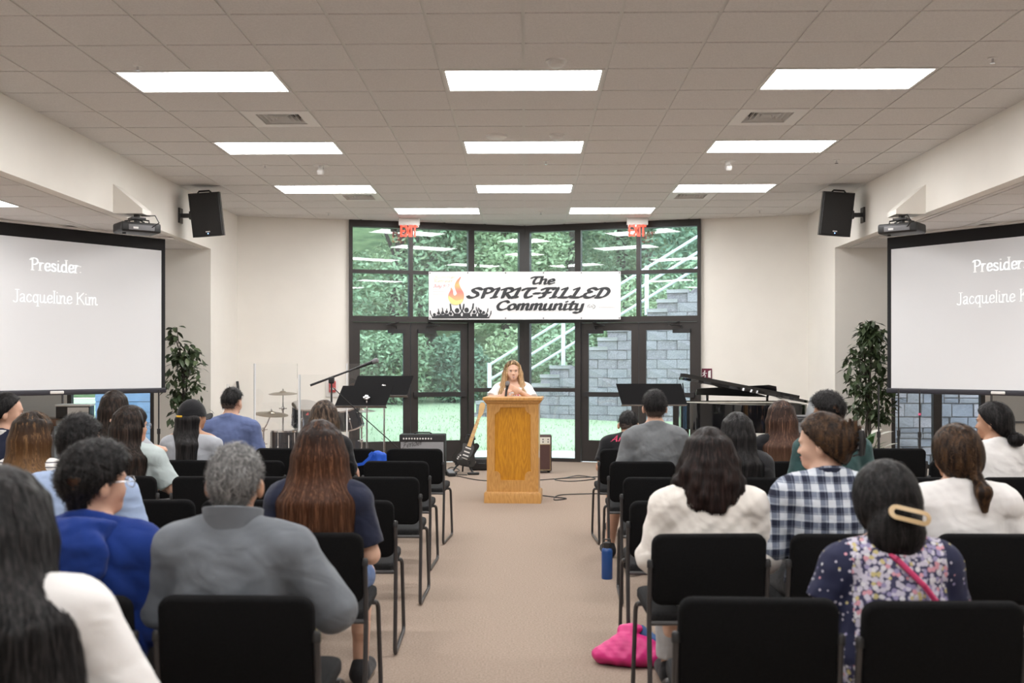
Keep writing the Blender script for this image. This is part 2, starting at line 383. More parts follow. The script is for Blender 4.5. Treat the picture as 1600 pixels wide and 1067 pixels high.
mb=MB(); mb.b2((-22,13.9,-.2),(22,18.45,-.03)); tag(mb.build('walkway',M['concrete']),'pale concrete walkway just outside the doors','walkway',kind='structure')
# split-face block retaining wall with stair-stepped top
M['block']=mat('split_face_block',(.12,.115,.135),.95,col2=(.37,.35,.365),vscale=17,bump=1.0,bscale=30,spec=.1,vdetail=8)
M['block2']=mat('split_face_block_grey',(.14,.14,.165),.95,col2=(.39,.375,.39),vscale=19,bump=1.0,bscale=30,spec=.1,vdetail=8)
M['cap']=mat('cap_stone',(.34,.33,.34),.9,var=.12,vscale=9,bump=.5,bscale=40)
def block_mesh(seed,m):
    rg=random.Random(seed); bm=bmesh.new(); bmesh.ops.create_cube(bm,size=1)
    bmesh.ops.bevel(bm,geom=bm.edges[:],offset=.014,segments=1,affect='EDGES')
    me=bpy.data.meshes.new('block')
    for v in bm.verts:
        if v.co.y<0: v.co.y+=rg.uniform(-.09,.07)
    bm.to_mesh(me); bm.free(); me.materials.append(m); return me
blocks=[block_mesh(k,M['block'] if k%2 else M['block2']) for k in range(6)]
def wY(x): return 25.0-.3*x
rw=empty('retaining_wall',(0,25,0),0,'grey split-face block retaining wall with stepped top on the slope','wall')
ra=math.atan(-.3); bl=.46; bh=.215; nb=0
core=MB()
capme=block_mesh(11,M['cap'])
for c in range(24):
    z=.12+c*bh
    off=bl/2*(c%2)
    x=-1.35+off*.958
    while x<7.2:
        top=1.05+.655*(x-.05)
        if z+bh<=max(top,.55)+.02 and z<4.9:
            link('block',blocks[rng.randrange(6)],rw,(x+.22,wY(x+.22)-25+rng.uniform(-.012,.012),z+bh/2),(0,0,ra),(bl-.006,.3,bh-.005)); nb+=1
            if z+2*bh>max(top,.55)+.02:
                link('capstone',capme,rw,(x+.22,wY(x+.22)-25-.01,z+bh+.04),(0,0,ra),(bl+.02,.38,.08))
        x+=bl*.958
core.prism([(-1.3,0),(7.2,0),(7.2,5.0),(6.2,4.75),(.3,.9),(-1.3,.3)],.2,lambda u,v,w:(u,wY(u)-25+.1+w,v)); core.build('core',M['block'],rw)
# stair rail beyond the wall
M['rail']=mat('galvanised_pipe',(.62,.66,.70),.4,metal=.3)
hr=empty('handrail',(0,25.4,0),0,'pale metal pipe stair handrail climbing along the retaining wall','handrail')
def rz(x,o): return 1.51+.61*(x+.85)+o
for o,x0,x1 in ((0,-.88,5.5),(-.37,-.86,5.5),(-.72,.05,5.5)):
    q=MB(); q.tube([(x0,wY(x0)-25,rz(x0,o)),(x1,wY(x1)-25,rz(x1,o))],.034,8); q.build('rail',M['rail'],hr)
for x in (-.87,.92,2.85,4.7):
    q=MB(); q.cyl((x,wY(x)-25,max(.2,rz(x,-1.1))),(x,wY(x)-25,rz(x,.05)),.05 if x>-.5 else .055); q.build('post',M['rail'],hr)
# irregular ashlar wall outside the piano-side bay window
M['ash']=[mat(f'ashlar_{k}',c,.95,var=.2,vscale=8,bump=.9,bscale=30,spec=.1) for k,c in enumerate(((.26,.26,.29),(.33,.31,.34),(.20,.21,.25)))]
aw=empty('stone_wall',(0,15.6,0),0,'grey irregular ashlar stone wall outside the piano-side bay','wall')
q=MB(); q.b2((4.35,.02,0),(7.8,.2,2.75)); q.build('mortar',mat('mortar',(.22,.22,.24),.95),aw)
am=[block_mesh(20+k,M['ash'][k%3]) for k in range(6)]
z=0
while z<2.6:
    hh=rng.choice((.12,.16,.2)); x=4.38
    while x<7.7:
        w=rng.uniform(.16,.38)
        if rng.random()<.25 and hh<.2:
            for kk in (0,1): link('stone',am[rng.randrange(6)],aw,(x+w/2,-.0,z+hh*(.25+.5*kk)),(0,0,0),(w-.014,.12+rng.uniform(-.02,.03),hh/2-.012))
        else: link('stone',am[rng.randrange(6)],aw,(x+w/2,-.0,z+hh/2),(0,0,0),(w-.014,.12+rng.uniform(-.02,.03),hh-.014))
        x+=w
    z+=hh
# blue shed seen through the drum-side bay window
sh=empty('shed',(-5.6,19.6,0),0,'blue boarded shed outside the drum-side bay window','shed')
q=MB(); q.b2((-2.5,.04,0),(1.6,2,3.0)); q.build('wall',mat('shed_blue_core',(.06,.10,.16),.8),sh)
mblue=mat('shed_blue',(.075,.14,.24),.7,var=.2,vscale=3)
bme=MB(); bme.box((0,0,0),(4.1,.03,.19)); bme=bme.mesh('board',mblue,0)
for k in range(15): link('board',bme,sh,(-.45,.02,.1+k*.2),(R(-4),0,0))
q=MB(); q.prism([(-2.8,3.0),(1.9,3.0),(1.9,3.1),(-.45,3.9),(-2.8,3.1)],2.4,lambda u,v,w:(u,-.2+w,v)); q.build('roof',mat('shed_roof',(.1,.1,.11),.8),sh)
# trees
M['leafA']=mat('leaves_mid',(.15,.25,.15),.7,col2=(.31,.43,.27),vscale=1.1,spec=.2)
M['leafB']=mat('leaves_light',(.23,.34,.19),.7,col2=(.45,.56,.34),vscale=1.3,spec=.2)
M['leafC']=mat('leaves_dark',(.10,.19,.13),.7,col2=(.22,.33,.22),vscale=1.2,spec=.2)
M['bark']=mat('bark',(.06,.05,.042),.95,var=.3,vscale=12,bump=.6,bscale=30)
def leafcloud(clumps,n,size,rg):
    vs=[];fs=[]
    tot=sum(c[3] for c in clumps)
    for (c,rad,sq,wt) in clumps:
        for _ in range(int(n*wt/tot)):
            d=Vector((rg.gauss(0,1),rg.gauss(0,1),rg.gauss(0,1))).normalized()*(rg.random()**.35)
            p=Vector((c[0]+d.x*rad,c[1]+d.y*rad,c[2]+d.z*rad*sq)); s=size*rg.uniform(.6,1.3)
            a=Vector((rg.gauss(0,1),rg.gauss(0,1),rg.gauss(0,.6))).normalized(); b=a.orthogonal().normalized(); b=(Matrix.Rotation(rg.uniform(0,PI),3,a)@b)
            n0=len(vs); vs+=[p-a*s,p+b*s*.42,p+a*s,p-b*s*.42]; fs.append((n0,n0+1,n0+2,n0+3))
    q=MB(); q.add(vs,fs); return q
def tree(x,y,h,spread,leaf,seed,label,lean=0,low=.25,n=13000):
    rg=random.Random(seed); z=gz(x,y)-.1
    r=empty('tree',(x,y,z),0,label,'tree','trees on the wooded hillside')
    q=MB(); top=Vector((lean*h,0,h*.8)); q.tube([(0,0,0),tuple(top*.4+Vector((rg.uniform(-.1,.1),0,0))),tuple(top)],[.04*h*.6,.026*h*.6,.008*h],8); q.build('trunk',M['bark'],r)
    cl=[]
    for k in range(16):
        t=low+(1-low)*rg.random(); a=rg.uniform(0,2*PI); rr=spread*(1-.55*abs(t-.5))*rg.uniform(.3,.9)
        c=(top.x*t+rr*math.cos(a),rr*math.sin(a),h*t); cl.append((c,spread*rg.uniform(.38,.6),.7,1))
        if k<5:
            b=MB(); b.tube([tuple(top*t*.7),tuple((Vector(c)+top*t*.7)/2+Vector((0,0,.1))),c],[.016*h*.5,.01*h*.5,.004*h],6); b.build('branch',M['bark'],r)
    leafcloud(cl,n,.095,rg).build('foliage',leaf,r,ang=0)
for k,(x,y,h,sp,lf,ln,lb) in enumerate([
  (-6.4,29,8,2.6,'leafA',.0,'mid green broadleaf tree at the lawn edge beyond the drum-side doors'),
  (-4.0,31,9,2.6,'leafA',.05,'mid green tree with a dark trunk behind the drum-side upper panes'),
  (-2.6,33,10,2.8,'leafB',-.28,'light green tree with a trunk slanting towards the drums'),
  (-.6,32,8,2.4,'leafB',.0,'light green tree behind the banner and the speaker'),
  (1.2,34,10,2.9,'leafA',.06,'mid green tree just above the foot of the stair rail'),
  (3.4,36,12,3.0,'leafC',.0,'dark green tree above the middle of the stair rail'),
  (5.8,33,10,2.8,'leafC',.08,'dark green tree above the top of the retaining wall'),
  (8.5,35,11,3.0,'leafA',.0,'mid green tree beyond the high end of the retaining wall'),
  (-9.2,32,9,3.0,'leafC',.0,'dark green tree beyond the shed'),
  (-7.5,38,13,3.4,'leafA',.0,'tall mid green tree on the hill behind the shed'),
  (-3.2,40,14,3.6,'leafC',.0,'tall dark green tree high on the hillside, drum side'),
  (.8,42,14,3.8,'leafA',.0,'tall mid green tree high on the hillside, centre'),
  (5.0,43,15,3.8,'leafA',-.05,'tall mid green tree high on the hillside, piano side'),
  (9.8,44,15,3.8,'leafC',.0,'tall dark green tree highest behind the wall')]):
    tree(x,y,h,sp,M[lf],50+k,lb,ln)
for k,(x,y,h,lf,lb) in enumerate([(-5.6,27.6,2.0,'leafB','light green shrub on the lawn edge by the shed'),(-3.6,28.6,2.3,'leafA','mid green rounded shrub behind the drum kit doors'),
  (-2.0,29.2,2.0,'leafC','dark shrub at the foot of the slope'),(-.6,30.2,2.2,'leafB','light shrub behind the handrail post'),(1.2,29.5,2.9,'leafA','mid green shrub behind the low stair blocks'),(2.8,29.8,3.6,'leafB','light green shrub above the mid stair rail'),(5.0,29,4.6,'leafA','mid green shrub above the high stair rail'),(-7.6,28.8,2.4,'leafA','mid green shrub beyond the shed side')]):
    rg=random.Random(90+k); z=gz(x,y)-.1
    r=empty('shrub',(x,y,z),0,lb,'shrub','shrubs along the lawn edge')
    q=MB()
    for e in range(4): a=e*1.6; q.tube([(0,0,0),(.2*math.cos(a)*h,.2*math.sin(a)*h,h*.6)],[.035,.015],6)
    q.build('stems',M['bark'],r)
    leafcloud([((rg.uniform(-.5,.5)*h*.5,rg.uniform(-.3,.3)*h*.5,h*rg.uniform(.3,.7)),h*.38,.9,1) for e in range(6)],6000,.08,rg).build('foliage',M[lf],r,ang=0)
# ================================================================== LETTERING (broad-nib strokes)
def cr(pts,n=6):
    P=[Vector((*p,0)) for p in pts]
    if len(P)<3: return [(p.x,p.y) for p in P]
    out=[]
    for i in range(len(P)-1):
        p0=P[max(i-1,0)];p1=P[i];p2=P[i+1];p3=P[min(i+2,len(P)-1)]
        for k in range(n):
            t=k/n; q=.5*((2*p1)+(p2-p0)*t+(2*p0-5*p1+4*p2-p3)*t*t+(3*p1-p0-3*p2+p3)*t**3); out.append((q.x,q.y))
    out.append((P[-1].x,P[-1].y)); return out
OO=[(.22,.46),(.08,.3),(.1,.08),(.22,0),(.38,.14),(.36,.38),(.22,.46)]
BW=[(.38,.36),(.22,.46),(.08,.3),(.08,.12),(.2,0),(.38,.1)]
GL={ # advance, strokes
'S':(.58,[[(.55,.62),(.42,.70),(.25,.68),(.17,.55),(.30,.42),(.45,.32),(.48,.15),(.33,.02),(.15,.02),(.04,.12)]]),
'P':(.58,[[(.18,0),(.18,.69)],[(.03,.6),(.18,.69),(.38,.70),(.52,.58),(.48,.42),(.34,.34),(.2,.35)]]),
'I':(.36,[[(.02,.60),(.10,.67),(.2,.69),(.16,.35),(.12,.05),(.02,.0)],[(.12,.05),(.24,.04)]]),
'R':(.62,[[(.18,0),(.18,.69)],[(.03,.6),(.18,.69),(.38,.70),(.52,.58),(.46,.42),(.28,.35)],[(.28,.35),(.42,.14),(.54,.0),(.63,.08)]]),
'T':(.56,[[(.03,.56),(.12,.67),(.58,.69)],[(.36,.68),(.24,.35),(.26,.06),(.42,.02),(.52,.12)]]),
'F':(.54,[[(.03,.58),(.14,.68),(.60,.70)],[(.30,.68),(.24,.3),(.18,.05),(.04,.03)],[(.12,.36),(.45,.37)]]),
'L':(.56,[[(.08,.60),(.18,.69),(.26,.69),(.2,.35),(.14,.03)],[(.04,.03),(.44,.02),(.55,.13)]]),
'E':(.56,[[(.55,.60),(.42,.70),(.24,.67),(.2,.50),(.36,.40)],[(.36,.40),(.14,.33),(.1,.12),(.26,.01),(.45,.04),(.55,.15)]]),
'D':(.66,[[(.26,.68),(.2,.3),(.15,.02)],[(.02,.58),(.2,.69),(.44,.68),(.60,.48),(.54,.18),(.35,.02),(.10,.02)]]),
'-':(.34,[[(.05,.32),(.3,.32)]]),
'C':(.56,[[(.55,.58),(.42,.70),(.2,.62),(.08,.35),(.15,.08),(.35,.0),(.54,.12)]]),
'A':(.62,[[(.04,0),(.18,.2),(.38,.7)],[(.38,.7),(.44,.3),(.5,0),(.6,.06)],[(.14,.26),(.46,.28)]]),
'h':(.5,[[(.1,.72),(.1,0)],[(.1,.3),(.25,.46),(.38,.40),(.37,.08),(.44,.0),(.52,.05)]]),
'e':(.45,[[(.1,.22),(.38,.27),(.36,.42),(.22,.46),(.1,.32),(.1,.12),(.22,.0),(.42,.1)]]),
'o':(.46,[OO]),
'm':(.66,[[(.08,.46),(.08,0)],[(.08,.3),(.2,.46),(.3,.42),(.3,0)],[(.3,.3),(.42,.46),(.53,.42),(.53,.08),(.6,0),(.66,.05)]]),
'u':(.5,[[(.08,.46),(.08,.1),(.18,.0),(.32,.1),(.36,.2)],[(.36,.46),(.36,.06),(.44,0),(.5,.05)]]),
'n':(.48,[[(.08,.46),(.08,0)],[(.08,.3),(.22,.46),(.35,.42),(.35,.08),(.42,0),(.48,.05)]]),
'i':(.26,[[(.1,.46),(.1,.06),(.18,0),(.24,.05)],[(.1,.62),(.11,.65)]]),
't':(.32,[[(.16,.66),(.12,.1),(.2,0),(.30,.06)],[(.0,.46),(.3,.46)]]),
'y':(.48,[[(.08,.46),(.08,.12),(.18,.0),(.34,.12)],[(.36,.46),(.36,-.1),(.24,-.24),(.05,-.2)]]),
'r':(.34,[[(.08,.46),(.08,0)],[(.08,.28),(.18,.44),(.3,.43)]]),
's':(.4,[[(.32,.38),(.2,.46),(.08,.38),(.14,.26),(.3,.18),(.32,.06),(.18,0),(.06,.08)]]),
'd':(.48,[[(.38,.72),(.38,0)],BW]),'c':(.42,[[(.36,.36),(.22,.46),(.08,.3),(.08,.12),(.22,0),(.38,.1)]]),
'a':(.46,[[(.08,.38),(.2,.46),(.34,.4),(.34,.06),(.42,0)],[(.34,.27),(.14,.2),(.08,.08),(.18,0),(.34,.1)]]),
'q':(.48,[[(.38,.46),(.38,-.22)],BW]),'l':(.2,[[(.1,.72),(.1,0)]]),
'J':(.42,[[(.3,.7),(.3,.1),(.18,-.04),(.04,.04)],[(.18,.7),(.42,.7)]]),
'K':(.62,[[(.12,.7),(.12,0)],[(.55,.7),(.14,.32)],[(.26,.42),(.6,0)]]),
':':(.2,[[(.08,.05),(.09,.07)],[(.08,.4),(.09,.42)]]),
'5':(.44,[[(.4,.66),(.14,.66)],[(.14,.66),(.1,.38),(.3,.4),(.36,.2),(.2,0),(.06,.06)]]),'7':(.42,[[(.04,.66),(.4,.66)],[(.4,.66),(.16,0)]]),
'X':(.5,[[(.02,0),(.42,.7)],[(.02,.7),(.42,0)]]),' ':(.24,[]),
}
BK={'E':(.5,[[(.05,0),(.05,.7)],[(.05,.67),(.4,.67)],[(.05,.35),(.36,.35)],[(.05,.03),(.4,.03)]]),'X':GL['X'],'I':(.22,[[(.08,0),(.08,.7)]]),'T':(.5,[[(.22,0),(.22,.7)],[(.0,.67),(.45,.67)]])}
def textwidth(s,em,G=GL): return sum(G[c][0] for c in s)*em
def nibtext(mb, s, em, x, y, fn, nib=.11, ang=40, thin=.025, shear=0, G=GL, width=None, serif=False, smooth=True):
    sx=1.0
    if width: sx=width/textwidth(s,em,G)
    nx,ny=math.cos(R(ang))*nib*em/2, math.sin(R(ang))*nib*em/2
    tx,ty=-math.sin(R(ang))*thin*em/2, math.cos(R(ang))*thin*em/2
    pen=[(nx+tx,ny+ty),(-nx+tx,-ny+ty),(-nx-tx,-ny-ty),(nx-tx,ny-ty)]
    cx=x
    for ch in s:
        adv,strokes=G[ch]
        sts=[(st,len(st)>2 and smooth) for st in strokes]
        if serif:
            for st in strokes:
                if len(st)==2 and abs(st[0][0]-st[1][0])<.01 and abs(st[0][1]-st[1][1])>.3:
                    for p in st: sts.append(([(p[0]-.07,p[1]),(p[0]+.07,p[1])],False))
        for st,sm in sts:
            pts=cr(st) if sm else st
            pts=[(cx+(px+shear*py)*em*sx, y+py*em) for px,py in pts]
            for a,b in zip(pts,pts[1:]):
                # convex hull of pen at a and at b
                P=[(a[0]+p[0],a[1]+p[1]) for p in pen]+[(b[0]+p[0],b[1]+p[1]) for p in pen]
                P=sorted(set((round(p[0],6),round(p[1],6)) for p in P)); lo=[];up=[]
                for p in P:
                    while len(lo)>1 and (lo[-1][0]-lo[-2][0])*(p[1]-lo[-2][1])-(lo[-1][1]-lo[-2][1])*(p[0]-lo[-2][0])<=0: lo.pop()
                    lo.append(p)
                for p in reversed(P):
                    while len(up)>1 and (up[-1][0]-up[-2][0])*(p[1]-up[-2][1])-(up[-1][1]-up[-2][1])*(p[0]-up[-2][0])<=0: up.pop()
                    up.append(p)
                hull=lo[:-1]+up[:-1]
                if len(hull)>2: mb.add([fn(u,v) for u,v in hull],[tuple(range(len(hull)))])
        cx+=adv*em*sx
    return cx
def flat(mb, pts, fn): mb.add([fn(u,v) for u,v in pts],[tuple(range(len(pts)))])
def ink(name,col,emit=0): return mat('ink_'+name,col,.6,emit=col if emit else None,estr=emit)

# ================================================================== BANNER
M['vinyl']=mat('banner_vinyl',(.80,.81,.82),.55,var=.02,vscale=4)
bn=empty('banner',(-1.447,15.78,2.173),0,'white vinyl banner with flame reading The SPIRIT-FILLED Community','banner')
BWd,BH=2.894,.722
mb=MB(); nx_,nz_=36,8; vs=[];fs=[]
def bdy(u,v): return .008*math.sin(u*5.2+1)+.006*math.sin(u*11+v*6)*(v/BH)
for w_ in (0,.004):
    for k in range(nz_+1):
        for i in range(nx_+1):
            u=BWd*i/nx_; v=BH*k/nz_; vs.append((u,bdy(u,v)+w_,v))
o2=(nx_+1)*(nz_+1)
for k in range(nz_):
    for i in range(nx_):
        a=k*(nx_+1)+i; fs.append((a,a+1,a+nx_+2,a+nx_+1)); fs.append((o2+a,o2+a+nx_+1,o2+a+nx_+2,o2+a+1))
mb.add(vs,fs); mb.build('sheet',M['vinyl'],bn,ang=60)
S_=BWd/1515.0                              # print layout in banner units
bp=lambda u,v:(u,bdy(u,v)-.007,v)
def BP(px,py): return ((px-40)*S_,(425-py)*BH/385)
mk=ink('charcoal',(.035,.037,.042))
q=MB()
x0,y0=BP(835,140); nibtext(q,'The',.155,x0,y0,bp,.25,18,.085,.22,width=.37)
x0,y0=BP(338,250); nibtext(q,'SPIRIT-FILLED',.205,x0,y0,bp,.25,18,.09,.25,width=2.13)
x0,y0=BP(565,347); nibtext(q,'Community',.19,x0,y0,bp,.235,18,.085,.22,width=1.33)
q.build('lettering',mk,bn,ang=0)
q=MB(); x0,y0=BP(75,95); nibtext(q,'Summer',.06,x0,y0,bp,.11,35,.03,.22,width=.34); x0,y0=BP(75,125); nibtext(q,'Retreat',.06,x0,y0,bp,.11,35,.03,.22,width=.29); q.build('lettering',ink('orange',(.9,.60,.38)),bn,ang=0)
q=MB(); x0,y0=BP(75,165); nibtext(q,'July 5-7',.058,x0,y0,bp,.12,35,.03,.2,width=.24); q.build('lettering',ink('redtext',(.75,.18,.18)),bn,ang=0)
q=MB()
for py,w in ((185,.21),(203,.19),(222,.21)):
    x0,y0=BP(75,py); n=0
    while n*.017<w: flat(q,[(x0+n*.017,y0),(x0+n*.017+.011,y0),(x0+n*.017+.011,y0+.012),(x0+n*.017,y0+.012)],bp); n+=1
x0,y0=BP(1385,330); n=0
while n*.016<.23: flat(q,[(x0+n*.016,y0),(x0+n*.016+.01,y0),(x0+n*.016+.01,y0+.012),(x0+n*.016,y0+.012)],bp); n+=1
q.build('fine_print',ink('grey',(.62,.60,.60)),bn,ang=0)['kind']='stuff'
q=MB(); cx0,cy0=BP(1325,322)
for a0,a1 in ((-70,70),(110,200)):
    pts=[(cx0+.06*math.cos(R(a)),cy0+.036*math.sin(R(a))) for a in np.linspace(a0,a1,14)]; ins=[(cx0+.054*math.cos(R(a)),cy0+.03*math.sin(R(a))) for a in np.linspace(a0,a1,14)]
    for k in range(13): flat(q,[pts[k],pts[k+1],ins[k+1],ins[k]],bp)
nibtext(q,'uSo',.045,cx0-.04,cy0-.012,bp,.08,30,.02,.2); q.build('emblem',mk,bn,ang=0)
fl_out=[BP(*p) for p in cr([(262,308),(225,300),(197,262),(196,225),(212,190),(218,166),(232,190),(236,222),(248,232),(262,215),(250,180),(246,150),(262,112),(297,80),(280,125),(292,165),(318,215),(316,262),(295,295),(262,308)],4)]
def fan(q,pts,c,cols):
    for a,b in zip(pts,pts[1:]): flat(q,[c,a,b],bp)
M['flame']=None
def gradmat(name,z0,z1,stops):
    m=bpy.data.materials.new(name); m.use_nodes=True; nt=m.node_tree; b=nt.nodes['Principled BSDF']; b.inputs['Roughness'].default_value=.6
    tc=nt.nodes.new('ShaderNodeTexCoord'); sp=nt.nodes.new('ShaderNodeSeparateXYZ'); mr=nt.nodes.new('ShaderNodeMapRange'); cr_=nt.nodes.new('ShaderNodeValToRGB')
    nt.links.new(tc.outputs['Object'],sp.inputs[0]); nt.links.new(sp.outputs[2],mr.inputs[0]); mr.inputs[1].default_value=z0; mr.inputs[2].default_value=z1; nt.links.new(mr.outputs[0],cr_.inputs[0])
    e=cr_.color_ramp.elements; e[0].position=stops[0][0]; e[0].color=(*stops[0][1],1); e[1].position=stops[-1][0]; e[1].color=(*stops[-1][1],1)
    for p,c in stops[1:-1]: x=e.new(p); x.color=(*c,1)
    nt.links.new(cr_.outputs[0],b.inputs['Base Color']); return m
q=MB(); n=len(fl_out)-1; q.add([bp(u,v) for u,v in fl_out[:-1]],[tuple(range(n))])
q.build('flame',gradmat('flame_print',.22,.62,[(0,(.95,.72,.25)),(.22,(.92,.42,.22)),(.5,(.80,.22,.20)),(.75,(.90,.45,.18)),(1,(.80,.22,.15))]),bn,ang=0)
q=MB(); fl2=[BP(*p) for p in cr([(262,306),(225,300),(200,268),(198,235),(222,250),(255,272),(285,268),(312,262),(295,295),(262,306)],4)]
q.add([(p[0],bdy(*p)-.009,p[1]) for p in fl2[:-1]],[tuple(range(len(fl2)-1))]); q.build('flame_base',ink('flame_yellow',(.96,.70,.28)),bn,ang=0)
q=MB(); flat(q,[BP(75,415),BP(510,415),BP(500,400),BP(75,395)],bp)
rg=random.Random(3)
for px,hh,arms in ((85,352,(1,0)),(118,340,(0,1)),(150,338,(1,1)),(182,330,(1,1)),(265,300,(1,1)),(340,296,(1,1)),(400,330,(0,1)),(450,325,(1,0)),(475,365,(1,1)),(215,375,(0,0)),(500,385,(0,1))):
    big=1.6 if px in (265,340) else 1.0; sh_y=hh+45*big if px not in (215,500,475) else hh+16
    hx,hy=BP(px,sh_y-12*big); rad=.022*big
    flat(q,[(hx+rad*math.cos(2*PI*k/10),hy+rad*1.1*math.sin(2*PI*k/10)) for k in range(10)],bp)
    flat(q,[BP(px-22*big,415),BP(px+22*big,415),BP(px+17*big,sh_y+4),BP(px-17*big,sh_y+4)],bp)
    for s_,on in zip((-1,1),arms):
        if on:
            a=BP(px+s_*14*big,sh_y+8); b=BP(px+s_*30*big,sh_y-18*big); c_=BP(px+s_*34*big,sh_y-46*big); w=.009*big
            for p_,r_ in ((a,b),(b,c_)): flat(q,[(p_[0]-w,p_[1]),(p_[0]+w,p_[1]),(r_[0]+w*.7,r_[1]),(r_[0]-w*.7,r_[1])],bp)
q.build('crowd_silhouette',mk,bn,ang=0)
gme=MB(); gme.lathe([(.006,0),(.011,0),(.011,.003),(.006,.003)],10,M=Matrix.Rotation(PI/2,3,'X')); gme=gme.mesh('grommet',M['greyplastic'])
for k in range(6):
    for v in (.02,BH-.02): u=.02+(BWd-.04)*k/5; link('grommet',gme,bn,(u,bdy(u,v)-.004,v))
q=MB()
for u,w in ((.02,-.0),(BWd-.02,0)): q.tube([(u,.0,BH-.02),(u,.12,BH+.02)],.004,5)
q.build('tie',M['white'],bn)
# ================================================================== SCREENS
def screenmat():
    return mat('matte_screen',(.68,.68,.69),.9,spec=.05,emit=(.9,.95,1.0),estr=.10)  # faint emission in the cloth stands in for the projector's light
M['screen']=screenmat(); M['scrtext']=mat('projected_letters',(.9,.9,.9),.9,emit=(.95,1,1),estr=.42,spec=0)  # letters glow in place of projected light
M['scrblack']=mat('screen_masking',(.008,.008,.010),.8)
for s,nm in ((-1,'drum'),(1,'piano')):
    ang=math.atan2(.788,.616)
    W_=2.72; top=3.0; bot=1.15
    loc=(s*4.335,12.56,bot)
    # local +x runs from screen left to right as seen by the audience
    if s<0: loc=(loc[0]-.616*W_,loc[1]-.788*W_,bot); rz_=ang
    else: rz_=-ang
    r=empty('projection_screen',loc,rz_,f'pull-down projection screen with projected names beside the {nm}s' if nm=='drum' else 'pull-down projection screen with projected names beside the ficus and piano','screen')
    if nm=='drum': r['label']='pull-down projection screen with projected names on the drum side of the hall'
    Hh=top-bot
    q=MB(); q.b2((.05,-.002,.06),(W_-.05,.002,Hh-.14)); q.build('screen_surface',M['screen'],r,ang=0)
    q=MB(); q.b2((0,-.004,.05),(.05,.004,Hh)); q.b2((W_-.05,-.004,.05),(W_,.004,Hh)); q.b2((.05,-.004,Hh-.14),(W_-.05,.004,Hh)); q.build('masking',M['scrblack'],r)
    q=MB(); q.rbox((W_/2,0,.03),(W_+.02,.035,.06),.012); q.build('weight_bar',mat('bar_'+nm,(.03,.03,.04),.35),r)
    q=MB(); q.rbox((W_/2,0,.03),(.16,.05,.035),.01); q.build('pull_handle',M['wplastic'],r)
    q=MB(); q.b2((-.08,-.06,Hh),(W_+.08,.08,Hh+.02)); q.build('housing',M['white'],r)
    tcx=W_/2
    fn=lambda u,v:(u,-.004,v)
    q=MB(); nibtext(q,'Presider:',.185,tcx-.30,2.515-bot,fn,.085,0,.03,0,width=.60,serif=True); q.build('projected_text',M['scrtext'],r,ang=0)
    q=MB(); nibtext(q,'Jacqueline',.185,tcx-.485,2.165-bot,fn,.055,0,.022,0,width=.67,serif=True); q.build('projected_text',M['scrtext'],r,ang=0)
    q=MB(); nibtext(q,'Kim',.185,tcx+.225,2.165-bot,fn,.055,0,.022,0,width=.26,serif=True); q.build('projected_text',M['scrtext'],r,ang=0)
# ================================================================== WALL AND CEILING FIXTURES
# loudspeakers
M['grille']=mat('speaker_grille',(.012,.012,.013),.6,var=.3,vscale=300,bump=.3,bscale=900)
for s,nm in ((-1,'drum'),(1,'piano')):
    X=XL if s<0 else XR
    r=empty('loudspeaker',(X,12.6 if s<0 else 12.68,3.0),0,f'black loudspeaker bracketed to the beam above the {nm} side','speaker')
    p=MB(); cx_=-s*.33; Mx=Matrix.Translation((cx_,0,.30)) @ Matrix.Rotation(R(-s*12),4,'Z') @ Matrix.Rotation(R(s*6),4,'Y') @ Matrix.Rotation(R(6),4,'X')
    p.M=Mx
    poly=[(-.18,-.12),(.18,-.12),(.19,-.02),(.12,.16),(-.12,.16),(-.19,-.02)]
    p.prism(poly,.52,lambda u,v,w:(u,v,w-.26)); p.build('cabinet',M['black'],r,ang=30)
    p=MB(); p.M=Mx; p.rbox((0,-.128,0),(.34,.03,.5),.012); p.build('grille',M['grille'],r)
    p=MB(); p.M=Mx; p.box((0,-.145,-.205),(.05,.004,.014)); p.build('badge',M['wplastic'],r)
    p=MB(); p.M=Mx; p.cyl((0,-.143,-.228),(0,-.148,-.228),.006); p.build('power_light',mat('led_'+nm,(.1,.2,.9),.4,emit=(.2,.4,1),estr=6),r)
    p=MB(); p.M=Mx; p.tube([(-.08,0,.26),(-.06,0,.285),(.06,0,.285),(.08,0,.26)],.012,6); p.build('handle',M['black'],r)
    p=MB(); p.b2((0,-.06,.2),(-s*.02,.06,.38)); p.box((-s*.09,0,.29),(.18,.05,.05)); p.rbox((-s*.16,0,.29),(.07,.1,.1),.01); p.build('bracket',M['blackmetal'],r)
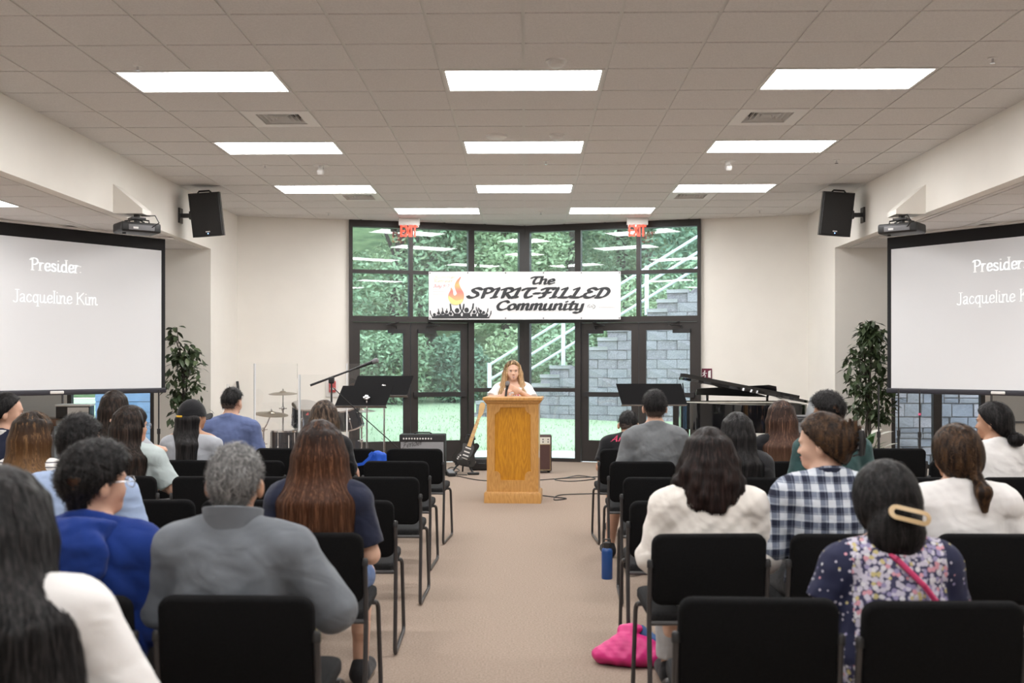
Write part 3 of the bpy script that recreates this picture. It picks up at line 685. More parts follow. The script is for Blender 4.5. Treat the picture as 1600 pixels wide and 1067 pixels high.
# projectors on wedge brackets
for s,nm in ((-1,'drum'),(1,'piano')):
    X=XL if s<0 else XR; Y=10.55 if s<0 else 10.72
    r=empty('projector_bracket',(X,Y,3.02),0,f'cream boxed wedge bracket on the beam carrying the {nm}-side projector','bracket')
    p=MB(); dx=-s*.30
    p.add([(0,0,.0),(dx,0,.0),(dx,0,.05),(0,0,.30),(0,.26,.0),(dx,.26,.0),(dx,.26,.05),(0,.26,.30)],[(0,1,2,3),(4,7,6,5),(0,4,5,1),(1,5,6,2),(2,6,7,3),(0,3,7,4)]); p.build('wedge_box',M['wall'],r,ang=0)
    j=empty('projector',(X-s*.20,Y+.12,2.83),R(-s*38),f'black ceiling projector hung under the {nm}-side wedge bracket','projector')
    p=MB(); p.rbox((0,0,.05),(.40,.30,.1),.02); p.build('case',M['black'],j)
    p=MB(); p.cyl((.1,.15,.05),(.1,.18,.05),.045,.04,16); p.build('lens',M['gloss'],j)
    p=MB(); p.rbox((0,-.152,.045),(.26,.01,.055),.004); p.build('connector_panel',M['greyplastic'],j)
    p=MB(); p.box((-.06,-.159,.04),(.05,.004,.02)); p.build('sticker',M['wplastic'],j)
    p=MB(); p.cyl((0,0,.1),(0,0,.195),.03); p.box((0,0,.15),(.14,.14,.02))
    for a in range(4): ca=math.cos(a*PI/2+.78)*.14; sa=math.sin(a*PI/2+.78)*.11; p.tube([(0,0,.15),(ca,sa,.13),(ca,sa,.1)],.008,6)
    p.build('mount_arm',M['blackmetal'],j)
    p=MB(); p.tube([(.1,-.15,.05),(.16,-.2,.1),(.12,-.2,.17),(.03,-.05,.18)],.006,6); p.build('cable',M['black'],j)
    p=MB(); p.cyl((-.13,0,-.012),(-.13,0,.005),.018); p.build('foot',M['black'],j)
# exit signs
M['exitred']=mat('exit_red',(.8,.03,.02),.4,emit=(1,.08,.04),estr=1.6)
for x,nm in ((-1.70,'drum'),(1.66,'piano')):
    r=empty('exit_sign',(x,15.42,3.658),0,f'hanging edge-lit sign reading EXIT in red over the {nm}-side doors','sign')
    p=MB(); p.rbox((0,0,-.055),(.31,.06,.11),.006); p.build('housing',M['white'],r)
    p=MB(); p.b2((-.14,-.004,-.285),(.14,.004,-.11)); p.build('panel',M['acrylic'],r,ang=0)
    p=MB(); nibtext(p,'EXIT',.21,-.125,-.268,lambda u,v:(u,-.008,v),.11,0,.11,0,G=BK,width=.25,smooth=False); p.build('lettering',M['exitred'],r,ang=0)
# evacuation placard
r=empty('exit_placard',(2.70,backY(2.70)-.012,1.335),0,'burgundy placard with white running figure and door, reading EXIT','sign'); r.rotation_euler=(0,0,-TA)
p=MB(); p.b2((-.075,0,-.10),(.075,.012,.10)); p.build('plate',mat('burgundy',(.13,.012,.035),.4),r)
fn=lambda u,v:(u,-.003,v); p=MB(); 
flat(p,[(.02,-.03),(.058,-.04),(.058,.075),(.02,.06)],fn); flat(p,[(-.03+.011*math.cos(2*PI*k/10),.06+.011*math.sin(2*PI*k/10)) for k in range(10)],fn)
for a,b,w in (((-.032,.045),(-.04,.01),.012),((-.04,.012),(-.02,-.006),.008),((-.02,-.006),(-.028,-.035),.007),((-.04,.012),(-.058,-.01),.008),((-.058,-.01),(-.07,-.008),.006),((-.03,.04),(-.01,.025),.006),((-.01,.025),(0,.034),.005),((-.034,.042),(-.056,.036),.006),((-.056,.036),(-.062,.02),.005)):
    d=Vector((b[0]-a[0],b[1]-a[1])).normalized(); nrm=(-d.y*w/2*1.4,d.x*w/2*1.4); flat(p,[(a[0]-nrm[0],a[1]-nrm[1]),(b[0]-nrm[0],b[1]-nrm[1]),(b[0]+nrm[0],b[1]+nrm[1]),(a[0]+nrm[0],a[1]+nrm[1])],fn)
nibtext(p,'EXIT',.032,-.025,-.085,fn,.16,0,.12,0,G=BK,smooth=False); p.build('pictogram',M['white'],r,ang=0)
# fire alarm pull station, switch plate
def onwall(x,z,w=0): s=-1 if x<0 else 1; u=abs(x)/math.cos(TA); return VP(s,u,w,z)
r=empty('fire_alarm',onwall(-2.86,1.145),TA,'red fire alarm pull station on a white back box beside the window','alarm')
p=MB(); p.rbox((0,-.012,0),(.19,.024,.27),.008); p.build('back_box',M['wplastic'],r)
p=MB(); p.rbox((0,-.04,.02),(.10,.05,.17),.01); p.build('housing',M['red'],r)
p=MB(); p.rbox((0,-.068,-.01),(.07,.02,.03),.004); p.build('pull_bar',M['wplastic'],r)
p=MB(); p.rbox((0,-.068,.075),(.10,.012,.03),.004); p.build('top_lip',M['red'],r)
r=empty('light_switch',(XL,14.65,1.16),0,'white switch plate on the wall return behind the drums','switch')
p=MB(); p.rbox((.006,0,0),(.012,.12,.12),.004); p.build('plate',M['wplastic'],r)
for dy in (-.025,.025): p=MB(); p.box((.014,dy,0),(.008,.012,.028)); p.build('toggle',M['white'],r)
o=MB(); o.tube([(XL+.03,15.02,1.25),(XL+.05,15.0,1.12),(XL+.04,15.03,1.0),(XL+.05,15.0,.8)],.02,7); tag(o.build('hanging_strap',M['black']),'black cable bundle hung on the wall beside the switch','cable')
# ceiling devices
def device(nm,x,y,label,cat,kind):
    r=empty(nm,(x,y,C-.007),0,label,cat,'small devices on the ceiling')
    if kind=='sprinkler':
        p=MB(); p.lathe([(.0,0),(.036,0),(.032,-.006),(.0,-.008)],16); p.build('escutcheon',M['white'],r); p=MB(); p.cyl((0,0,0),(0,0,-.035),.008); p.lathe([(0,-.035),(.018,-.036),(.018,-.039),(0,-.04)],12); p.build('head',M['chrome'],r)
    elif kind=='smoke':
        p=MB(); p.lathe([(.0,0),(.075,0),(.075,-.012),(.0,-.012)],20); p.build('base',M['white'],r); p=MB(); p.lathe([(.06,-.012),(.058,-.035),(.04,-.048),(0,-.05)],20); p.build('cover',M['wplastic'],r)
    elif kind=='camera':
        p=MB(); p.lathe([(.0,0),(.085,0),(.08,-.012),(.0,-.015)],20); p.build('base',M['white'],r); p=MB(); p.cyl((0,0,-.01),(0,-.03,-.06),.03); p.rbox((0,-.04,-.085),(.07,.09,.06),.02,rot=(.3,0,0)); p.build('head',M['wplastic'],r)
    elif kind=='disc':
        p=MB(); p.lathe([(.0,0),(.10,0),(.095,-.02),(.07,-.03),(.0,-.03)],24); p.build('disc',M['white'],r)
def at(px,py,z):
    f=1635.; u=(px-794.55)/f; v=-(py-571.8)/f; c_,s_=math.cos(.0163),math.sin(.0163); d=(u*c_-s_,u*s_+c_,v); t=(z-H)/v; return (.016+d[0]*t,d[1]*t)
for nm,px,py,lb,ct,kd in (('sprinkler',215,103,'sprinkler head beside the front drum-side light','sprinkler','sprinkler'),('ceiling_sensor',869,95,'round sensor ahead of the front centre light','sensor','smoke'),('smoke_detector',870,211,'small grey smoke detector above the second centre light','detector','smoke'),
  ('ceiling_disc',776,212,'flat round white disc beside the smoke detector','disc','disc'),('camera',502,258,'white camera on the drum-side ceiling behind the second light','camera','camera'),('camera',1137,251,'white camera on the piano-side ceiling behind the second light','camera','camera'),
  ('sprinkler',1551,91,'sprinkler head outside the front piano-side light','sprinkler','sprinkler'),('sprinkler',853,252,'sprinkler head behind the second centre light','sprinkler','sprinkler'),('sprinkler',845,331,'sprinkler head between the last two lights','sprinkler','sprinkler'),('sprinkler',414,258,'sprinkler head near the drum-side camera','sprinkler','sprinkler'),('sprinkler',1307,250,'sprinkler head near the piano-side beam','sprinkler','sprinkler'),('sprinkler',513,333,'sprinkler head near the drum-side back wall','sprinkler','sprinkler'),('sprinkler',1187,329,'sprinkler head near the piano-side back wall','sprinkler','sprinkler')):
    x,y=at(px,py,C-.01); device(nm,x,y,lb,ct,kd)
# ================================================================== FURNITURE
def woodmat(name,c1,c2,scale=1.0,rough=.38):
    m=mat(name,c1,rough,spec=.5,coat=.15); nt=m.node_tree; b=nt.nodes['Principled BSDF']
    tc=nt.nodes.new('ShaderNodeTexCoord'); mp=nt.nodes.new('ShaderNodeMapping'); mp.inputs['Scale'].default_value=(9*scale,9*scale,1.4*scale); nt.links.new(tc.outputs['Object'],mp.inputs[0])
    n1=nt.nodes.new('ShaderNodeTexNoise'); n1.inputs['Scale'].default_value=1.3; n1.inputs['Detail'].default_value=2; nt.links.new(mp.outputs[0],n1.inputs[0])
    mul=nt.nodes.new('ShaderNodeMath'); mul.operation='MULTIPLY'; mul.inputs[1].default_value=11; nt.links.new(n1.outputs[0],mul.inputs[0])
    fr=nt.nodes.new('ShaderNodeMath'); fr.operation='PINGPONG'; fr.inputs[1].default_value=.5; nt.links.new(mul.outputs[0],fr.inputs[0])
    n2=nt.nodes.new('ShaderNodeTexNoise'); n2.inputs['Scale'].default_value=14; n2.inputs['Detail'].default_value=6; nt.links.new(mp.outputs[0],n2.inputs[0])
    ad=nt.nodes.new('ShaderNodeMath'); ad.operation='MULTIPLY_ADD'; ad.inputs[1].default_value=.9; nt.links.new(fr.outputs[0],ad.inputs[0]); nt.links.new(n2.outputs[0],ad.inputs[2])
    cr_=nt.nodes.new('ShaderNodeValToRGB'); cr_.color_ramp.elements[0].position=.35; cr_.color_ramp.elements[1].position=.95; cr_.color_ramp.elements[0].color=(*c1,1); cr_.color_ramp.elements[1].color=(*c2,1)
    nt.links.new(ad.outputs[0],cr_.inputs[0]); nt.links.new(cr_.outputs[0],b.inputs['Base Color']); return m
M['oak']=woodmat('oak_frame',(.42,.20,.05),(.56,.30,.09)); M['oakpanel']=woodmat('oak_panel',(.38,.15,.004),(.56,.25,.012),.8); M['walnut']=woodmat('brown_desk',(.10,.045,.025),(.16,.08,.045))
# podium
pd=empty('podium',(-.125,11.20,0),R(-3),'golden oak lectern with notched raised front panel','podium')
def mould(q,prof,hx,hy,cy):
    """rectangular stack of (outset,z) rings"""
    vs=[]
    for o_,z in prof: vs+=[(-hx-o_,cy-hy-o_,z),(hx+o_,cy-hy-o_,z),(hx+o_,cy+hy+o_,z),(-hx-o_,cy+hy+o_,z)]
    n=len(prof); fs=[(a*4+k,a*4+(k+1)%4,(a+1)*4+(k+1)%4,(a+1)*4+k) for a in range(n-1) for k in range(4)]+[(3,2,1,0),tuple(range(4*n-4,4*n))]
    q.add(vs,fs)
hx,hy,cy=.278,.2,.235
q=MB(); mould(q,[(.027,0),(.027,.10),(.02,.118),(.0,.122)],hx,hy,cy); q.build('plinth',M['oak'],pd,ang=25)
q=MB(); mould(q,[(.0,1.058),(.004,1.066),(.018,1.076),(.022,1.086),(.03,1.095),(.03,1.10)],hx,hy,cy); q.build('cornice',M['oak'],pd,ang=25)
q=MB(); mould(q,[(.036,1.10),(.042,1.106),(.042,1.13),(.036,1.137)],hx,hy,cy); q.build('top_board',M['oak'],pd,ang=25)
q=MB(); q.b2((-hx,cy-hy+.02,.12),(hx,cy+hy,1.06)); q.build('carcass',M['oak'],pd)
# front frame: stiles, rails with notched inner outline
ix,z0_,z1_=.198,.255,.995
for s in(-1,1):
    q=MB(); q.b2((s*ix,cy-hy,.12),(s*hx,cy-hy+.03,1.06)); q.build('stile',M['oak'],pd)
nr=.05
def quarter(cx_,cz,a0,a1): return [(cx_+nr*math.cos(R(a)),cz+nr*math.sin(R(a))) for a in np.linspace(a0,a1,7)]
zt=1.016; zb=.27
top=[(-ix,1.06),(-ix,zt-nr-.015)]+[(-ix+.012,zt-nr-.015)]+quarter(-ix+.012,zt-.0,-90,0)[1:]+[(-ix+.012+nr,zt+.012)]
topm=[(-x,z) for x,z in top][::-1]
q=MB(); q.prism((top+topm)[::-1],.026,lambda u,v,w:(u,cy-hy+w+.001,v)); q.build('upper_rail',M['oak'],pd,ang=0)
bot=[(-ix,.12),(-ix,zb+nr+.02)]+[(-ix+.015,zb+nr+.02)]+[(-ix+.015+nr*math.sin(R(a)),zb+.02+nr*math.cos(R(a))) for a in np.linspace(0,90,7)][1:]+[(-ix+.02+nr,zb-.025)]
botm=[(-x,z) for x,z in bot][::-1]
q=MB(); q.prism(bot+botm,.026,lambda u,v,w:(u,cy-hy+w+.001,v)); q.build('lower_rail',M['oak'],pd,ang=0)
q=MB(); q.b2((-ix,cy-hy+.014,.2),(ix,cy-hy+.03,1.055)); q.build('front_panel',M['oakpanel'],pd)
for s in (-1,1):
    q=MB(); q.tube([(s*ix,cy-hy+.006,zb+.09),(s*ix,cy-hy+.006,zt-.07)],.006,6); q.build('bead',M['oak'],pd)

# ------------------------------------------------------------------ stacking chairs
def padmesh(w,h,t,rc,e=.014,bow=0):
    q=MB(); ol=[]
    for cx_,cz,a0 in ((w/2-rc,h/2-rc,0),(-w/2+rc,h/2-rc,90),(-w/2+rc,-h/2+rc,180),(w/2-rc,-h/2+rc,270)):
        ol+=[(cx_,cz,math.cos(R(a0+k*18)),math.sin(R(a0+k*18))) for k in range(6)]
    n=len(ol); vs=[]
    for y,ins in ((-t/2,e),(-t/2+e*.3,e*.3),(-t/2+e,0),(t/2-e,0),(t/2-e*.3,e*.3),(t/2,e)):
        for cx_,cz,ca,sa in ol: x=cx_+ca*(rc-ins); vs.append((x,y+bow*(1-(2*x/w)**2),cz+sa*(rc-ins)))
    fs=[(a*n+k,a*n+(k+1)%n,(a+1)*n+(k+1)%n,(a+1)*n+k) for a in range(5) for k in range(n)]+[tuple(range(n))[::-1],tuple(range(5*n,6*n))]
    q.add(vs,fs); return q
chair0=empty('stacking_chair',(0,0,0))
padmesh(.468,.295,.045,.045,bow=-.012).build('backrest',M['fabricblack'],chair0,(0,.028,.645),(R(7),0,0),ang=50)
padmesh(.455,.445,.05,.05).build('seat',mat('seat_fabric',(.020,.020,.021),.9,var=.25,vscale=120,bump=.3,bscale=700,spec=.15),chair0,(0,.285,.445),(R(-87),0,0),ang=50)
def bend(pts,r=.05,n=5):
    out=[Vector(pts[0])]
    for a,b,c in zip(pts,pts[1:],pts[2:]):
        a,b,c=Vector(a),Vector(b),Vector(c); d1=(a-b); d2=(c-b); l=min(r,d1.length*.45,d2.length*.45); p=b+d1.normalized()*l; q_=b+d2.normalized()*l
        for k in range(n+1): t=k/n; out.append(p*(1-t)**2+b*2*t*(1-t)+q_*t*t)
    out.append(Vector(pts[-1])); return out
for s in (-1,1):
    q=MB(); x=s*.240
    q.tube(bend([(x,.012,.675),(x,.045,.43),(x,.0,.012),(x,.50,.012),(x*.98,.44,.42),(x*.8,.36,.425)],.045),.0105,8); q.build('side_frame',M['chairframe'],chair0,ang=60)
    q=MB(); q.lathe([(.0135,.655),(.0135,.68),(.009,.687),(0,.688)],10,(x,.013,0)); q.build('end_cap',M['black'],chair0)
q=MB(); q.cyl((-.24,.047,.42),(.24,.047,.42),.010,n=8); q.build('cross_bar',M['chairframe'],chair0); q=MB(); q.cyl((-.235,.40,.418),(.235,.40,.418),.009,n=8); q.build('cross_bar',M['chairframe'],chair0)
ORD=['front','second','third','fourth','fifth','sixth','seventh']; SEAT=['aisle','second','third','fourth','fifth','sixth']
rowY={1:8.60,2:7.47,3:6.40,4:5.28,5:4.25,6:3.08,7:1.95}
chairs={-1:{1:[-.90,-1.45,-1.99,-2.53,-3.07,-3.61],2:[-.91,-1.445,-1.955,-2.455,-3.0,-3.53],3:[-.87,-1.41,-1.93,-2.50,-3.04,-3.58],4:[-.885,-1.395,-1.905,-2.43,-2.96],5:[-.88,-1.375,-1.89,-2.42],6:[-.843,-1.385],7:[-1.07]},
 1:{1:[.86,1.41,1.95,2.52,3.09,3.63],2:[.85,1.40,1.955,2.51,2.67+.48,3.69],3:[.845,1.375,1.95,2.50,3.04,3.58],4:[.775,1.33,1.88,2.43,2.98],5:[.762,1.325,1.92],6:[.70,1.225]}}
first=True
for s,nm in ((-1,'drum'),(1,'piano')):
    for r_ in chairs[s]:
        for k,x in enumerate(chairs[s][r_]):
            c=chair0 if first else copy_tree(chair0); first=False
            yy=rowY[r_]+.028*max(0,abs(x)-.9)**1.5*(1 if r_<3 else .5)
            if (s,r_,k)==(1,6,1): yy=3.04
            c.location=(x,yy,0); c.rotation_euler=(0,0,R(random.Random(int(x*997)+r_).uniform(-2.5,2.5)) + (-s)*R(-3 if r_<3 else 0))
            tag(c,f'black padded stacking chair, {nm}-side block, {ORD[r_-1]} row, '+('aisle seat' if k==0 else f'{SEAT[k]} seat from aisle'),'chair','black stacking chairs in rows')
def rowy(r_,x): return rowY[r_]+.028*max(0,abs(x)-.9)**1.5*(1 if r_<3 else .5)

# ------------------------------------------------------------------ music stands, microphone stands
def music_stand(x,y,zc,w,h,tilt,rz,label,sk=0,pole=0):
    r=empty('music_stand',(x,y,0),rz,label,'music stand')
    q=MB(); Mx=Matrix.Translation((0,0,zc)) @ Matrix.Rotation(tilt,4,'X'); q.M=Mx
    q.prism([(-w/2,h/2),(-w/2+sk,-h/2),(w/2+sk,-h/2),(w/2,h/2)],.004,lambda u,v,k:(u,k,v)); q.build('desk',M['matteblack'],r)
    q=MB(); q.M=Mx; q.b2((-w/2+sk,.0,-h/2-.004),(w/2+sk,.06,-h/2)); q.build('ledge',M['blackmetal'],r)
    q=MB(); q.M=Mx; q.rbox((0,-.02,-.03),(.04,.04,.05),.008); q.cyl((-.03,-.02,-.03),(.03,-.02,-.03),.012); q.build('tilt_hinge',M['chrome'],r)
    q=MB(); q.cyl((0,-.02,.55),(0,-.02,zc-.04),.008); q.build('upper_tube',M['chrome'],r)
    q=MB(); q.cyl((0,-.02,.06),(0,-.02,.62),.014); q.build('lower_tube',M['blackmetal'],r)
    for k in range(3):
        a=R(90+120*k); q=MB(); q.tube([(0,-.02,.12),(.16*math.cos(a),-.02+.16*math.sin(a),.06),(.3*math.cos(a),-.02+.3*math.sin(a),.012)],.011,6); q.build('leg',M['blackmetal'],r)
def PX(px,py,Y):
    f=1635.; u=(px-794.55)/f; v=-(py-571.8)/f; c_,s_=math.cos(.0163),math.sin(.0163); d=(u*c_-s_,u*s_+c_,v); t=Y/d[1]; return (.016+d[0]*t,Y,H+v*t)
x,y,z=PX(601,602,10.2); music_stand(x,y,z,.56,.2,R(-22),R(-6),'black music stand nearest the doors with a wide tilted desk',-.05)
x,y,z=PX(574,618,9.9); music_stand(x,y,z,.49,.2,R(-22),R(-4),'black music stand standing lower, overlapping its neighbour by the drums',-.06)
x,y,z=PX(1014,615.5,9.9); music_stand(x,y,z,.62,.2,R(-14),R(3),'black music stand beside the piano tail',.05)
def mic_stand(x,y,h,label,boom=None,tape=None,r_leg=.26):
    r=empty('microphone_stand',(x,y,0),0,label,'mic stand')
    q=MB(); q.cyl((0,0,.1),(0,0,h*.62),.013); q.build('lower_tube',M['blackmetal'],r)
    q=MB(); q.cyl((0,0,h*.6),(0,0,h),.0085); q.build('upper_tube',M['blackmetal'],r)
    q=MB(); q.cyl((0,0,h*.6-.03),(0,0,h*.6+.03),.019); q.build('clutch',M['black'],r)
    for k in range(3):
        a=R(30+120*k); q=MB(); q.tube([(0,0,.13),(r_leg*math.cos(a),r_leg*math.sin(a),.012)],.009,6); q.build('leg',M['blackmetal'],r)
    if tape: q=MB(); q.cyl((0,0,tape-.012),(0,0,tape+.012),.0145); q.build('tape',mat('pink_tape',(.8,.12,.25),.5),r)
    if boom:
        a,b,m_=boom; q=MB(); q.tube([a,b],[.011,.008],8); q.build('boom',M['blackmetal'],r); q=MB(); q.rbox((0,0,h),(.05,.05,.06),.012); q.build('boom_clamp',M['black'],r)
        if m_:
            b=Vector(b); d=(b-Vector(a)).normalized(); q=MB(); q.cyl(b-d*.02,b+d*.13,.012,.017); q.cyl(b+d*.13,b+d*.135,.022); q.build('microphone',M['black'],r)
            q=MB(); q.lathe([(.017,.13),(.024,.145),(.026,.165),(.022,.185),(.01,.193),(0,.195)],14,b,d.to_track_quat('Z','Y').to_matrix()); q.build('mic_grille',M['greyplastic'],r)
    return r
x,y,z=PX(518,594,9.4); b0=PX(485,602,9.4); b1=PX(560,574,9.4)
mic_stand(x,y,z,'black boom microphone stand angled over the drum shield',((b0[0]-x,0,b0[2]),(b1[0]-x,0,b1[2]),True))
q=MB(); p0=PX(521,606,9.4); p1=PX(622,700,9.8); q.tube([p0,((p0[0]+p1[0])/2,9.6,(p0[2]+p1[2])/2-.01),p1,(p1[0]+.1,9.8,.3),(p1[0]+.2,9.8,.01)],.005,6); tag(q.build('microphone_cable',M['black']),'thin black cable slanting down from the boom microphone','cable')
for px,py,Y,lb,tp in ((248,617,12.0,'slim black stand under the drum-side screen corner',None),(1373,610,10.8,'slim black stand with pink tape in front of the ficus',.55),(1404,616,11.6,'slim stand before the stone-wall window, beside the ficus',None),(1437,618,11.4,'slim black stand with pink tape before the window mullion',.95)):
    x,y,z=PX(px,py,Y); mic_stand(x,y,z+.06,lb,None,tp)

# ------------------------------------------------------------------ drum kit
def cymbal_stand(px,py,Y,d,tx,ty,label,lean=0):
    x,y,z=PX(px,py,Y); r=empty('cymbal_stand',(x,y,0),0,label,'cymbal')
    q=MB(); q.M=Matrix.Translation((0,0,z)) @ Matrix.Rotation(tx,4,'X') @ Matrix.Rotation(ty,4,'Y')
    q.lathe([(0.006,.028),(.03,.026),(.045,.012),(.05,.008),(d*.35,.002),(d/2,-.012),(d/2,-.014),(d*.35,0),(.05,.005),(.006,.02)],40); q.build('cymbal',M['brass'],r)
    q=MB(); q.cyl((0,0,z+.01),(0,0,z+.06),.005); q.lathe([(0,z+.05),(.012,z+.045),(.012,z+.035),(0,z+.032)],10); q.build('wing_nut',M['chrome'],r)
    q=MB(); q.cyl((lean,0,.35),(lean,0,z-.18),.011); q.tube([(lean,0,z-.2),(lean*.6,0,z-.14),(0,0,z)],.008,8); q.build('tube',M['chrome'],r)
    for zz in (.5,z-.2): q=MB(); q.rbox((lean,0,zz),(.035,.035,.05),.008); q.cyl((lean-.05,0,zz),(lean+.05,0,zz),.007); q.build('clamp',M['chrome'],r)
    for k in range(3):
        a=R(20+120*k); q=MB(); q.tube([(lean,0,.4),(lean+.25*math.cos(a),.25*math.sin(a),.015)],.01,6); q.build('leg',M['chrome'],r)
cymbal_stand(442,614,13.5,.37,R(4),R(0),'bronze cymbal on a tall chrome stand among the drums')
cymbal_stand(424,646,13.0,.42,R(6),R(5),'tilted bronze cymbal on a lower chrome stand',-.1)
cymbal_stand(565,641,13.6,.36,R(3),R(0),'hi-hat cymbal on a chrome stand beside the drum shield')
M['shell']=mat('drum_wrap',(.03,.035,.05),.12,metal=.6,coat=.5); M['skin']=mat('drum_head',(.22,.22,.24),.5)
def drum(parent,c,rad,dep,axis,name='drum'):
    axis=Vector(axis).normalized(); c=Vector(c); Mq=axis.to_track_quat('Z','Y').to_matrix()
    q=MB(); q.lathe([(rad,-dep/2),(rad,dep/2)],32,c,Mq); sh=q.build('shell',M['shell'],parent)
    for e in (-1,1):
        q=MB(); q.lathe([(rad-.002,e*dep/2-.012),(rad+.008,e*dep/2-.012),(rad+.008,e*dep/2+.008),(rad-.004,e*dep/2+.008)],32,c,Mq); q.build('hoop',M['chrome'],parent)
        q=MB(); q.lathe([(0,e*dep/2),(rad-.003,e*dep/2)],32,c,Mq); q.build('head',M['skin'],parent)
    for k in range(6):
        t=2*PI*k/6+.2; p=c+Mq@Vector((rad*1.02*math.cos(t),rad*1.02*math.sin(t),0)); q=MB(); q.tube([p-axis*dep*.45,p+axis*dep*.45],.005,6); q.rbox(p,(.02,.02,.05),.004); q.build('lug',M['chrome'],parent)
kx,_,_=PX(505,660,13.6)
dk=empty('drum_kit',(kx,13.7,0),0,'dark chrome-hooped bass drum with two mounted toms','drums')
drum(dk,(0,.05,.30),.28,.4,(0,1,0))
t1=PX(476,648,13.55); drum(dk,(t1[0]-kx,-.15,t1[2]),.165,.27,(.12,-.35,1)); t2=PX(545,650,13.55); drum(dk,(t2[0]-kx,-.15,t2[2]),.165,.27,(-.2,-.35,1))
for t in (t1,t2): q=MB(); q.tube([(t[0]-kx,-.05,t[2]-.1),((t[0]-kx)*.3,0,.72),((t[0]-kx)*.2,.02,.57)],.013,8); q.build('tom_arm',M['chrome'],dk)
q=MB(); q.rbox((t1[0]-kx+.07,-.32,t1[2]+.02),(.035,.006,.035),.004); q.build('badge',M['red'],dk)
for s in (-1,1): q=MB(); q.tube([(s*.26,-.05,.3),(s*.38,-.2,.01)],.01,6); q.build('spur',M['chrome'],dk)
fx,_,_=PX(448,690,13.3); ft=empty('floor_tom',(fx,13.3,0),0,'dark floor tom on chrome legs below the cymbals','drum'); drum(ft,(0,0,.44),.20,.42,(0,0,1))
for k in range(3): a=R(50+120*k); q=MB(); q.tube([(.21*math.cos(a),.21*math.sin(a),.6),(.21*math.cos(a),.21*math.sin(a),.04),(.24*math.cos(a),.24*math.sin(a),.01)],.008,6); q.build('leg',M['chrome'],ft)
# acrylic drum shield
ed=[PX(397,600,12.0),PX(467,600,12.3),PX(541,600,12.2),PX(605,600,12.35)]
hts=[1.50,1.37,1.515,1.50]
nmz=['panel beside the man in the blue tee','panel in front of the toms','panel standing in front of the doors']
for k in range(3):
    a,b=Vector(ed[k]),Vector(ed[k+1]); a.z=b.z=0; d=(b-a); L=d.length-.02; h_=min(hts[k],1.5)
    r=empty('drum_shield_panel',(a.x,a.y,0),math.atan2(d.y,d.x),f'clear acrylic drum shield {nmz[k]}','drum shield','acrylic drum shield panels')
    q=MB(); q.b2((.014,-.003,.012),(L,.003,h_)); q.build('sheet',M['acrylic'],r,ang=0)
    q=MB(); q.b2((0,-.02,.0),(.014,.02,h_)); q.build('hinge_strip',M['acryledge'],r)
    q=MB(); q.b2((.014,-.01,0),(L,.01,.012)); q.build('foot_strip',M['acryledge'],r)

# ------------------------------------------------------------------ amplifiers, guitar
x0,_,zt=PX(625,677,14.1); x1,_,_=PX(696,677,14.1)
am=empty('guitar_amplifier',((x0+x1)/2,14.15,0),0,'wide combo guitar amplifier with silver grille cloth and script badge','amplifier')
w=x1-x0; zt-=.01; M['tolex']=mat('black_tolex',(.018,.018,.018),.6,bump=.4,bscale=400); M['silvercloth']=mat('silver_grille',(.26,.265,.28),.7,var=.12,vscale=200)
q=MB(); q.rbox((0,0,zt/2+.01),(w,.26,zt-.02),.012); q.build('cabinet',M['tolex'],am)
q=MB(); q.b2((-w/2+.02,-.136,.03),(w/2-.02,-.128,zt-.10)); q.build('grille_cloth',M['silvercloth'],am)
q=MB(); q.b2((-w/2+.02,-.138,zt-.085),(w/2-.02,-.128,zt-.025)); q.build('control_panel',mat('panel_black',(.03,.03,.035),.3),am)
for k in range(11): q=MB(); xx=-w/2+.06+k*(w*.6/10); q.cyl((xx,-.138,zt-.055),(xx,-.155,zt-.055),.012,.010,10); q.build('knob',M['wplastic'],am)
q=MB(); nibtext(q,'Fender',.10,-w/2+.04,zt-.19,lambda u,v:(u,-.1395,v+.18*(u+w/2)),.07,35,.025,.2); q.build('script_badge',M['black'],am,ang=0)
q=MB(); q.tube([(-.12,0,zt),(-.09,0,zt+.02),(.09,0,zt+.02),(.12,0,zt)],.01,6); q.build('handle',M['black'],am)
x1,_,zt=PX(862,680,14.4)
a2=empty('bass_amplifier',(x1-.22,14.5,0),0,'small brown amplifier with cream control panel behind the podium','amplifier')
q=MB(); q.rbox((0,0,zt/2+.015),(.44,.24,zt-.03),.015); q.build('cabinet',mat('brown_tolex',(.05,.022,.02),.6,bump=.3,bscale=400),a2)
q=MB(); q.b2((-.2,-.126,.05),(.2,-.118,zt-.13)); q.build('grille_cloth',mat('brown_cloth',(.075,.035,.03),.8,var=.2,vscale=200),a2)
q=MB(); q.b2((-.2,-.127,zt-.12),(.2,-.118,zt-.025)); q.build('control_panel',mat('cream_panel',(.75,.72,.64),.4),a2)
for k in range(5): 
    for zz in (zt-.055,zt-.09): q=MB(); q.cyl((.17-k*.07,-.127,zz),(.17-k*.07,-.14,zz),.009,n=8); q.build('knob',M['black'],a2)
for sx in (-.18,.18): q=MB(); q.cyl((sx,0,0),(sx,0,.02),.02); q.build('foot',M['black'],a2)
q=MB(); q.tube([(-.2,-.128,.045),(.2,-.128,.045),(.2,-.128,zt-.125),(-.2,-.128,zt-.125)],.003,5); q.build('piping',mat('gold_piping',(.6,.45,.2),.4),a2)
